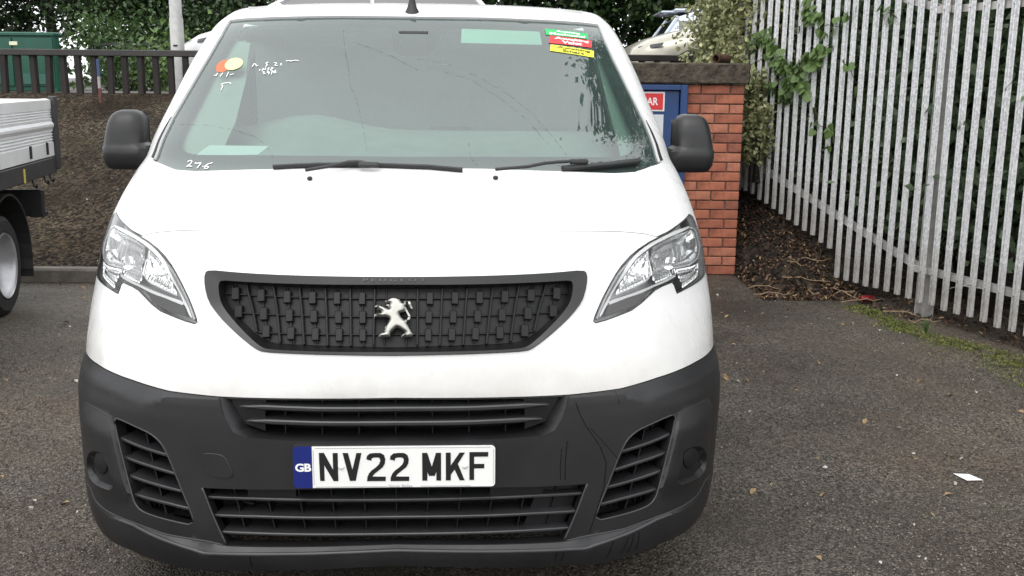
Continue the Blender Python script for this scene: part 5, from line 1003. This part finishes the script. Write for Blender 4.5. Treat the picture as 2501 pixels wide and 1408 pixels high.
# upper slot: chamfered frame, void and two blades
slo = [(0, .5854)]+T['slot_o'][1:-1]+[(.4642, .6871)]; sli = [(0, .5893)]+T['slot_i'][1:-1]+[(.4453, .6845)]
lft = lambda h: [(-a, b) for a, b in reversed(h)][:-1]+list(h)
sf = loft('slot_frame', [(lft(slo), .015), (lft([(a*.993, b+.002) for a, b in slo]), .010), (lft(sli), -.014), (lft([(a*.98, b+.006) for a, b in sli]), -.06)], M_PLAS, bum, closed=False)
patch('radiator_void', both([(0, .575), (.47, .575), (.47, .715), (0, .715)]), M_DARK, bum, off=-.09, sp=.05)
for k in ('us1', 'us2'):
    h = [(0, T[k][0][1])]+T[k][1:]; ribbon('blade', lft(h), M_EDGE_LIT, sf, .006, .013, .055, z_flat=True, taper=True)
for k in range(-3, 4): ribbon('rib', [(k*.0985, .592), (k*.0985, .69)], M_PLASG, sf, -.03, .004, .05, sp=.05)
# blanked cheeks of the upper slot
for s in (1, -1): patch('cheek', [(s*.345, .60), (s*.425, .625), (s*.442, .684), (s*.345, .688)] if s > 0 else [(s*.345, .688), (s*.442, .684), (s*.425, .625), (s*.345, .60)], M_PLASG, sf, off=-.018, sp=.02)
# lower intake
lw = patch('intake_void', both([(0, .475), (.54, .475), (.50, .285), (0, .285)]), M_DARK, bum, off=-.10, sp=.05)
for k in ('ls0', 'ls1', 'ls2'):
    h = [(0, T[k][0][1])]+T[k][1:]; ribbon('blade', lft(h), M_EDGE_LIT, bum, .004, .008, .075, z_flat=True)
for k in range(-5, 6): ribbon('rib', [(k*.0905*.98, .445), (k*.0905*.92, .312)], M_PLASG, bum, -.02, .004, .05, sp=.05)
patch('blanking_panel', [(.255, .425), (.255, .452), (.40, .45), (.40, .425)][::-1], M_PLASG, bum, off=-.012, sp=.03)
patch('blanking_panel', [(-.40, .425), (-.40, .45), (-.27, .452), (-.27, .425)][::-1], M_PLASG, bum, off=-.012, sp=.03)
patch('blanking_panel', [(.345, .30), (.395, .452), (.512, .446), (.488, .37), (.45, .30)][::-1], M_PLASG, bum, off=-.03, sp=.03)
ribbon('inner_bar', [(-.5, .405), (-.40, .388)], M_PLASG, bum, -.05, .010, .02)
# side intakes with blades, and fog lamp blanks
for s in (1, -1):
    f = lambda P: P if s > 0 else mir(P)
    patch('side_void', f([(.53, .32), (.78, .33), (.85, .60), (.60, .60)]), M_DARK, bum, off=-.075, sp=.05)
    for k in range(4): ribbon('blade', f(T['ss%d' % k]), M_EDGE_LIT, bum, .002, .009, .06, z_flat=True)
    ribbon('rib', f([(.715, .575), (.655, .345)]), M_PLASG, bum, -.02, .004, .04)
    for k in range(9): ribbon('rib', f([(.60+k*.025, .585), (.555+k*.025, .34)]), M_PLASG, bum, -.066, .007, .012, sp=.03)
    fb = MB().lathe([(-.012, .033), (.0, .033), (.003, .031), (.0042, .026), (.006, .0)], 36, 'z').build('fog_lamp_blank', M_PLASG, bum, True, 30); place(fb, s*.896, .457, .008)
# water runs left on the bumper
M_WET = mat('wet_black', (.003, .003, .0035), .12)
def streak(P, w_):
    u, z = resample(P, .006); V = []; F = []; wv = w_*(.5+.5*np.abs(np.sin(np.arange(len(u))*1.7)))
    for i, (a, b) in enumerate(zip(u, z)):
        for sg in (-1, 1): aa = a+sg*wv[i]/2; V.append(tuple(PT(np.array([aa]), np.array([b]), bumper_off(np.array([aa]), np.array([b]))+.0007)[0]))
    F = [(2*i, 2*i+1, 2*i+3, 2*i+2) for i in range(len(u)-1)]; mobj('water_run', V, F, M_WET, bum)
for P, w_ in (([(.475, .675), (.485, .64), (.50, .61), (.545, .545), (.565, .50), (.562, .43), (.545, .37), (.53, .31)], .004), ([(.515, .60), (.56, .55), (.60, .505)], .003), ([(.438, .55), (.436, .50), (.439, .465)], .0035), ([(.452, .57), (.449, .51), (.451, .465)], .004), ([(.60, .285), (.596, .262), (.592, .242)], .004), ([(.648, .292), (.642, .265), (.636, .245)], .004), ([(.665, .294), (.664, .268), (.662, .246)], .0045), ([(.682, .297), (.688, .27), (.69, .248)], .004), ([(.44, .272), (.441, .25)], .005), ([(.46, .272), (.459, .25)], .004), ([(-.395, .278), (-.397, .25)], .004), ([(.60, .688), (.60, .655)], .0025)): streak(P, w_*.75)
# number plate
M_PLW = mat('plate_white', (.80, .80, .78), .3, var=.05, vscale=6, coat=.4); M_PLB = mat('plate_black', (.012, .011, .012), .35); M_EUB = mat('plate_blue', (.008, .018, .16), .35, var=.2)
PZ0, PZ1, PY = .4655, .5775, -.016
pl = empty('number_plate', (0, PY, 0)); pl.parent = van
def rrect(x0, x1, z0, z1, r, n=5, corners=(1, 1, 1, 1)):
    o = []
    for k, (cx, cz, a0) in enumerate(((x1-r, z1-r, 0), (x0+r, z1-r, 90), (x0+r, z0+r, 180), (x1-r, z0+r, 270))):
        if corners[k]: o += [(cx+r*math.cos(math.radians(a0+90*i/n)), cz+r*math.sin(math.radians(a0+90*i/n))) for i in range(n+1)]
        else: o.append((x1 if k in (0, 3) else x0, z1 if k < 2 else z0))
    return o
xz = lambda a, b, d: (a, d, b)
recalc(MB().prism(rrect(-.262, .262, PZ0-.002, PZ1+.002, .012), xz, (.004, .022)).build('plate_backing', M_BLK, pl))
recalc(MB().prism(rrect(-.2115, .26, PZ0, PZ1, .010, corners=(1, 0, 0, 1)), xz, (.0, .0035)).build('plate_face', M_PLW, pl))
eb = recalc(MB().prism(rrect(-.26, -.2118, PZ0, PZ1, .010, corners=(0, 1, 1, 0)), xz, (.0002, .0035)).build('blue_band', M_EUB, pl))
tv, tf = text_mesh('GB', .95, .035); mobj('lettering', [(-.2555+a*.0415, -.001, .5105+b*.0225) for a, b in tv], tf, M_WHITE, eb)
PX = lambda x: -.26+(x-22)/2428*.52; PZ = lambda y: PZ1-(y-80)/503*(PZ1-PZ0)
two = [(898, 235), (905, 195), (940, 165), (1000, 158), (1070, 160), (1110, 185), (1125, 235), (1118, 290), (1090, 335), (1040, 375), (990, 415), (965, 447), (1128, 450), (1125, 503), (902, 503), (905, 455), (925, 410), (960, 370), (1010, 335), (1050, 295), (1065, 255), (1060, 225), (1040, 213), (985, 213), (960, 225), (957, 252)]
GL = {'N': [(332, 152), (392, 152), (497, 360), (497, 155), (556, 155), (556, 498), (500, 498), (392, 300), (392, 495), (338, 495)], 'V': [(615, 155), (680, 157), (728, 362), (780, 157), (840, 157), (765, 498), (695, 498)], '2a': two, '2b': [(a+282, b+2) for a, b in two], 'M': [(1568, 162), (1630, 162), (1683, 333), (1735, 162), (1795, 162), (1795, 503), (1738, 503), (1738, 395), (1718, 445), (1650, 445), (1630, 395), (1628, 503), (1568, 503)], 'K': [(1853, 162), (1912, 162), (1912, 320), (2020, 162), (2083, 162), (1998, 300), (2080, 503), (2020, 503), (1958, 368), (1912, 435), (1912, 503), (1853, 503)], 'F': [(2138, 157), (2365, 157), (2365, 213), (2195, 213), (2195, 303), (2318, 303), (2318, 357), (2195, 357), (2195, 500), (2138, 500)]}
for g in GL.values(): recalc(MB().prism([(PX(a), PZ(b)) for a, b in g], xz, (-.0012, .0005)).build('character', M_PLB, pl))
for x in (595, 2085):
    sc = MB().lathe([(0.0, .0077), (-.003, .0070), (-.0045, .004), (-.005, .0)], 18, 'y').build('screw_cap', M_PLW, pl, True); sc.location = (PX(x), 0, PZ(325))
tv, tf = text_mesh('Simon Bailes'); M_PGREY = mat('plate_grey', (.3, .3, .31), .5); mobj('dealer_name', [(PX(1160)+a*(PX(1445)-PX(1160)), -.0008, PZ(582)+b*.0075) for a, b in tv], tf, M_PGREY, pl)
bl = MB(); 
for (x0, x1, z) in ((PX(285), PX(1150), PZ(570)), (PX(1550), PX(2150), PZ(570)), (PX(285), PX(2400), PZ(98))): bl.box(((x0+x1)/2, -.0005, z), (x1-x0, .0008, .0009))
for x in (PX(265), PX(2430)): bl.box((x, -.0005, (PZ(120)+PZ(545))/2), (.0009, .0008, PZ(120)-PZ(545)))
bl.build('plate_border', M_PGREY, pl)

# ---- grille
gr = loft('grille_surround', [(GR_O, .001), (chaikin(both([(0, .9905)]+[(a*.996, b+(-.002 if b > .9 else .002)) for a, b in T['gr_out'][1:-1]]+[(0, .8048)]), 1), .006), (chaikin(both([(0, .9751)]+T['gr_rim'][1:-1]+[(0, .812)]), 1), .001), (chaikin(both([(0, .9755)]+[(a*.995, b-.001 if b > .9 else b+.002) for a, b in T['gr_rim'][1:-1]]+[(0, .814)]), 1), -.012), (chaikin(both([(0, .975)]+[(a, min(b, .9745)) for a, b in T['gr_mesh'][1:-1]]+[(0, .8281)]), 1), -.034)], M_SURR, van)
GM = both([(0, .976)]+[(a*1.01, min(b+.001, .9755)) for a, b in T['gr_mesh'][1:-1]]+[(0, .8281)])
patch('grille_panel', GM, M_PLASG, gr, off=-.034, sp=.02)
GMD = dom(both([(0, .973)]+[(a*.99, min(b, .9725)) for a, b in T['gr_mesh'][1:-1]]+[(0, .829)]))
def clip_path(path):
    q = densify(path, .006, False); k = inside(q, GMD); u, z = undom(q[k]); return list(zip(u, z))
tile = None
for (a, b) in T['gr_tiles']:
    for s in (1, -1):
        if tile is None: tile = MB().box((0, 0, .006), (.0225, .0345, .012), bev=.002).build('tile', M_PLASG, gr); o = tile
        else: o = tile.copy(); C.objects.link(o); o.parent = gr
        place(o, s*a, b, -.032, rot=-s*a*.32)
        o.scale = (.74+.5*a, 1, 1)
for (a0, z0), (a1, z1) in zip(T['gr_vert'], T['gr_vert_b']):
    for s in (1, -1):
        k = (z0-.975)/(z0-z1); p = clip_path([(s*(a0+(a0-a1)*.27), .976), (s*a0, z0), (s*a1, z1), (s*(a1-(a0-a1)*.05), .825)])
        if len(p) > 2: ribbon('vertical_bar', p, M_PLASG, gr, -.022 if a0 > .04 else -.028, .0065 if a0 > .04 else .004, .014, sp=.02)
for (a, b) in T['gr_tiles'][:12]:
    for s in (1, -1):
        p = clip_path([(s*a*1.04, .976), (s*a, b), (s*a*.93, .825)])
        if len(p) > 2: ribbon('vertical_bar', p, M_PLASG, gr, -.029, .004, .008, sp=.03)
for z in (.9485, .9030, .8595):
    p = clip_path([(x, z-.004*abs(x)) for x in np.linspace(-.52, .52, 40)])
    ribbon('cross_bar', p, M_PLASG, gr, -.026, .004, .010, sp=.02)
tv, tf = text_mesh('PEUGEOT', 1.55, .0); uu, z2 = quadmap([(-.0886, .9865), (.0826, .9865), (.0826, .9805), (-.0886, .9805)], tv[:, 0], tv[:, 1])
mobj('lettering', PT(uu, z2, .0068), tf, mat('embossed_black', (.035, .035, .036), .35), gr)
# lion badge
LION = chaikin(T['lion'], 1); LH = chaikin(T['lion_hole'], 1); LD = dom(LION)
def lion_off(u, z): q = dom(np.stack([u, z], -1)); return -.006+.006*sstep(np.minimum(segdist(q, LD), segdist(q, dom(LH)))/.006)
patch('lion_badge', LION, M_BADGE, gr, cuts=[LH], off=lion_off, sp=.003, rim=.012, sharp=50)
for p in ([(-.0255, .9165), (-.004, .9075), (.012, .8995), (.030, .880), (.036, .868)],):
    pass

# ---- headlights
fixm = {1: (1.27, 1.046), 2: (1.30, 1.028), 3: (1.25, .985)}
MAIN = [fixm.get(i, p) for i, p in enumerate(T['hl_main'])]; LINE = list(T['hl_line']); LINE[1] = (1.25, 1.052); LINE[2] = (1.305, 1.036); LINE[3] = (1.30, 1.0)
for s in (1, -1):
    f = lambda P: P if s > 0 else mir(P)
    hb = patch('headlight', f(HL), M_LAMPG, van, off=-.048, sp=.02)
    setp(hb, 'left-hand headlight with clear lens' if s < 0 else 'right-hand headlight with clear lens')
    def dish(poly):
        D_ = dom(f(poly)); return lambda u, z: -.013-.030*sstep(segdist(dom(np.stack([u, z], -1)), D_)/.05)+.0016*np.sin(np.abs(u)*430.)*np.clip((.985-z)/.02, .25, 1)
    patch('reflector', f(MAIN), M_REFL, hb, off=dish(MAIN), sp=.0035)
    patch('reflector', f(T['hl_in']), M_REFL, hb, off=dish(T['hl_in']), sp=.0035)
    patch('indicator', f(T['hl_ind']), M_REFL, hb, off=dish(T['hl_ind']), sp=.0035)
    patch('trim_band', f(chaikin(T['hl_band'], 1)), M_TRIM, hb, off=-.005, sp=.012, rim=.02)
    patch('trim_band', f(T['hl_band2']), M_TRIM, hb, off=-.006, sp=.012, rim=.02)
    patch('running_lamp', f(T['hl_dark']), M_LAMPD, hb, off=-.012, sp=.012, rim=.01)
    patch('side_reflector', f([(.748, .894), (.83, .927), (.80, .922), (.765, .908)]), M_CHROME, hb, off=-.016, sp=.01)
    tubeon('trim_line', f(LINE), M_TRIM, hb, -.009, .0028); tubeon('trim_line', f(T['hl_line2']), M_TRIM, hb, -.010, .0022)
    for (a, b, r) in ((.985, 1.005, .030), (.755, .975, .022)):
        bu = MB().lathe([(-.03, r*.55), (-.012, r*.6), (.004, r*.42), (.010, r*.22), (.012, 0)], 20, 'z').build('bulb', M_CHROME, hb, True, 40); place(bu, s*a, b, -.034)
    for k in range(3): ribbon('fin', f([(.965+k*.035, 1.035), (.955+k*.035, .985)]), M_LAMPG, hb, -.02, .003, .012)
    patch('lens', f(HL), M_LENS, hb, off=.0015, sp=.02)
    ring = dom(chaikin(f(HL), 0)); 
    ribbon('lens_seal', f(HL+HL[:1]), M_SEAL, hb, .0008, .0038, .006)
    ribbon('bezel_edge', f([(a+.012, b+.004) if i < 3 else (a+.010, b-.004) for i, (a, b) in enumerate(HL[:15])]), M_LAMPG, hb, -.006, .008, .01)

# ---- windscreen
W_IN = both(wlow+wr+wtop); gl_o = both([(a, b-.018) for a, b in wlow]+[(wr[0][0]+.01, wr[0][1]-.01)]+[(a+.008, b) for a, b in wr[1:-1]]+[(wr[-1][0]+.008, wr[-1][1]+.004)]+[(a, b+.005) for a, b in wtop])
CLR = [p for p in T['clear']][1:-1]
house = [(-.092, 1.7035), (-.072, 1.6642), (-.055, 1.637), (-.03, 1.6255), (0, 1.6225), (.03, 1.6255), (.055, 1.637), (.072, 1.6642), (.092, 1.7035)]
CLEAR = [(0, 1.2758)]+CLR+house[::-1]+[(-a, b) for a, b in reversed(CLR)]
ws = patch('windscreen', gl_o, M_SCREEN, van, off=-.008, sp=.03)
patch('screen_border', gl_o, M_FRIT, ws, cuts=[CLEAR], off=-.0125, sp=.03)
hs_ = MB().box((0, 0, 0), (.15, .06, .10), bev=.025).build('sensor_housing', M_BLK, ws); place(hs_, 0, 1.675, -.055)
for s in (1, -1):
    f = lambda P: P if s > 0 else mir(P)
    patch('pillar_trim', f([(1.150, 1.372), (1.172, 1.335), (1.186, 1.285), (1.20, 1.2425), (1.165, 1.2405), (1.160, 1.29)][::-1]), M_BLK, ws, off=.003, sp=.015, rim=.012)
# stickers, notes and pen marks on the glass
def sticker(q, c, lines, tc_, nm):
    st_ = patch('sticker', [q[0], q[1], q[2], q[3]][::-1], mat('sticker_'+nm, c, .45, var=.06), ws, off=-.0055, sp=.02)
    for k, (tx, a0, a1, b0, b1) in enumerate(lines):
        tv, tf = text_mesh(tx, 1.0, .035); uu, zz_ = quadmap(q, a0+tv[:, 0]*(a1-a0), b0+tv[:, 1]*(b1-b0)); mobj('lettering', PT(uu, zz_, -.0045), tf, tc_, st_)
M_BLKP = mat('print_black', (.05, .05, .01), .5)
sticker(T['sg'], (.01, .42, .10), [('Awaiting', .22, .78, .52, .92), ('Mechanical', .08, .92, .08, .48)], M_WHITE, 'green')
sticker(T['sr'], (.75, .03, .035), [('Awaiting', .10, .92, .50, .92), ('Valet', .26, .74, .08, .50)], M_WHITE, 'red')
sticker(T['sy'], (.80, .78, .04), [('Awaiting', .12, .90, .50, .90), ('Smart', .25, .75, .10, .50)], M_BLKP, 'yellow')
patch('sun_strip_note', T['strip'][::-1], mat('note_green', (.50, .78, .66), .6, var=.08), ws, off=-.02, sp=.03)
def disc(u, z, ru, rz): return [(u+ru*math.cos(a), z+rz*math.sin(a)) for a in np.linspace(0, 2*math.pi, 26, endpoint=False)]
patch('sticker', disc(-.897, 1.5491, .053, .0215), mat('dot_orange', (.75, .12, .04), .5), ws, off=-.0065, sp=.03); patch('sticker', disc(-.829, 1.5560, .058, .021), mat('dot_cream', (.80, .70, .30), .5), ws, off=-.0055, sp=.03)
for k in [k for k in T if k.startswith('h') and k[:2] != 'hl' and k != 'house']: ribbon('pen_mark', chaikin(T[k], 1, False), M_WHITE, ws, -.0055, .0042 if k.startswith('h27') else .0032, .0008, sp=.006)
m_, t_, o_ = nodes('dirt_trail'); tr_ = N_(t_, 'BsdfTransparent'); df_ = N_(t_, 'BsdfDiffuse', Color=(.10, .11, .11, 1)); mxx = N_(t_, 'MixShader'); nn_ = noise(t_, coord(t_), 60, 3); t_.links.new(ramp(t_, nn_, [(.40, .0), (.70, .22)]), mxx.inputs[0]); t_.links.new(tr_.outputs[0], mxx.inputs[1]); t_.links.new(df_.outputs[0], mxx.inputs[2]); t_.links.new(mxx.outputs[0], o_.inputs[0]); M_TRAIL = m_
for k in ('tr0', 'tr1', 'tr2', 'tr3', 'tr4', 'tr5'): ribbon('dirt_trail', T[k], M_TRAIL, ws, -.0065, .0026, .0004, sp=.01)
# wipers
wb = lambda nm, p, off, w_, d_: ribbon(nm, p, M_BLK, None, off, w_, d_, sp=.02)
for key, ww in (('wl', .008), ('wr', .017)):
    bl_ = ribbon('wiper', T[key+'_blade'], M_BLK, van, .016, ww, .012, sp=.02); ribbon('arm', T[key+'_arm'], M_BLK, bl_, .030, .009, .008, sp=.02)
    e_ = T[key+'_arm'][-1]; cl = MB().box((0, 0, 0), (.065, .016, .016), bev=.005).build('clip', M_BLK, bl_); place(cl, e_[0], e_[1], .022)
    ribbon('rubber', T[key+'_blade'], M_SEAL, bl_, .004, .005, .010, sp=.02)
for (a, b) in T['noz']:
    nz_ = MB().box((0, 0, .005), (.016, .013, .012), bev=.004).box((0, -.006, .010), (.010, .006, .006), bev=.002).build('washer_nozzle', M_BLK, bon); place(nz_, a, b, 0)
# aerial
p, x_, y_, n_ = frame_at(T['ant'][0][0], T['ant'][0][1]); ae = MB().lathe([(0, .030), (.010, .028), (.03, .018), (.055, .011), (.075, .010)], 20, 'z').tube([(0, .0, .07), (0, .10, .30)], [.008, .003], 8).build('aerial', M_BLK, van, True, 50); ae.location = Vector(p)+Vector((0, .02, -.008))
# door mirrors
def mirror(s):
    prof = [(1.186, .50, .52), (1.192, .66, .70), (1.21, .84, .86), (1.24, .95, .96), (1.262, .985, 1.0), (1.268, .945, .96), (1.28, .935, .955), (1.32, .90, .95), (1.35, .84, .90), (1.372, .72, .80), (1.385, .54, .62), (1.391, .30, .38)]
    V = []; n = 28
    for (z, a, b) in prof:
        for k in range(n):
            t = 2*math.pi*k/n; c, s_ = math.cos(t), math.sin(t); r = (abs(c)**3.2+abs(s_)**3.2)**(-1/3.2)
            lean = (z-1.26)*-.10; inb = (-s*.045*float(np.clip((1.272-z)/.012, 0, 1)) if c*s < -.05 else 0.)
            V.append((s*(1.004+lean)+.076*a*r*c+inb, 1.155+(z-1.26)*.12+.075*b*r*s_*(1.0 if s_ < 0 else .55), z))
    F = [(i*n+k, i*n+(k+1) % n, (i+1)*n+(k+1) % n, (i+1)*n+k) for i in range(len(prof)-1) for k in range(n)]+[tuple(range(n))[::-1], tuple((len(prof)-1)*n+k for k in range(n))]
    mo = recalc(mobj('door_mirror', V, F, M_PLAS, van, True, 40))
    recalc(MB().add([(s*.86, 1.10, 1.205), (s*.86, 1.10, 1.285), (s*.86, 1.21, 1.285), (s*.86, 1.21, 1.205), (s*.945, 1.10, 1.20), (s*.945, 1.10, 1.262), (s*.945, 1.20, 1.262), (s*.945, 1.20, 1.20)], [(0, 1, 2, 3), (4, 7, 6, 5), (0, 4, 5, 1), (1, 5, 6, 2), (2, 6, 7, 3), (3, 7, 4, 0)]).build('mirror_arm', M_PLAS, mo))
    MB().box((s*.992, 1.198, 1.30), (.12, .004, .14)).build('mirror_glass', M_CHROME, mo)
mirror(1); mirror(-1)
# ---- cab interior
M_DASH = mat('dash_grey', (.30, .31, .31), .75, var=.2, vscale=6, bmp=.3, bscale=300); M_SEAT = mat('seat_cloth', (.4, .41, .41), .9, var=.3, vscale=12); M_HEAD = mat('trim_pale', (.5, .51, .5), .85, var=.1)
D_ = MB(); prof = [(.78, 1.12), (.84, 1.215), (1.0, 1.262), (1.18, 1.30), (1.34, 1.318), (1.42, 1.28), (1.45, 1.10), (1.45, .75), (.85, .75)]; xs = np.linspace(-.80, .80, 33); V = []; n = len(prof)
for x in xs:
    bul = .055*math.exp(-((x+.38)/.19)**2)
    for (y, z) in prof: V.append((x*(1 if y > 1.1 else .93), y+.10*(x/.8)**2*(1 if y < 1.2 else 0), z+(bul if 1.0 < y < 1.43 and z > 1.1 else 0)))
F = [(i*n+k, i*n+(k+1) % n, (i+1)*n+(k+1) % n, (i+1)*n+k) for i in range(len(xs)-1) for k in range(n)]
recalc(mobj('dashboard', V, F, M_DASH, van, True, 40))
sw = MB(); sw.tube([(.185*math.cos(a), 0, .185*math.sin(a)) for a in np.linspace(0, 2*math.pi, 33)], .016, 8, False).box((0, .01, 0), (.12, .05, .09), bev=.02)
for a in (0, math.pi, -math.pi/2): sw.tube([(.05*math.cos(a), .01, .05*math.sin(a)), (.18*math.cos(a), 0, .18*math.sin(a))], .014, 6)
sw = sw.build('steering_wheel', M_BLK, van, True, 50); sw.location = (-.40, 1.52, 1.17); sw.rotation_euler = (math.radians(-28), 0, 0)
for x in (-.42, .12, .55):
    se = MB().box((x, 2.0, 1.0), (.44, .14, .50), Matrix.Rotation(math.radians(-12), 3, 'X'), bev=.05).box((x, 1.78, .80), (.46, .5, .14), bev=.05).build('seat', M_SEAT, van); MB().box((x, 2.07, 1.24), (.25, .10, .12), bev=.04).build('headrest', M_SEAT, se)
for s in (1, -1):
    MB().box((s*.80, 1.75, .98), (.05, 1.1, .50), bev=.02).build('door_card', M_HEAD, van); MB().box((s*.30, 1.52, 1.655), (.42, .16, .02), Matrix.Rotation(math.radians(-18), 3, 'X'), bev=.008).build('sun_visor', M_HEAD, van)
MB().box((0, 2.1, 1.76), (1.28, 1.1, .02)).build('headlining', M_HEAD, van); MB().box((0, 1.50, 1.712), (1.25, .26, .012), Matrix.Rotation(math.radians(12), 3, 'X')).build('header_trim', mat('header_pale', (.75, .76, .74), .8), van)
nt_ = patch('paper_note', T['note'][::-1], M_PAPER, None, off=-.03, sp=.03)
nt_.location = (VAN_X, VAN_Y, 0); nt_.rotation_euler = (0, 0, VAN_YAW); setp(nt_, 'white paper note lying on the van dashboard behind the windscreen', 'paper')
for k in ('pinL', 'pinR'): patch('pillar_lining', T[k] if k == 'pinL' else T[k][::-1], mat('lining_pale', (.38, .385, .37), .8), van, off=-.045, sp=.03)
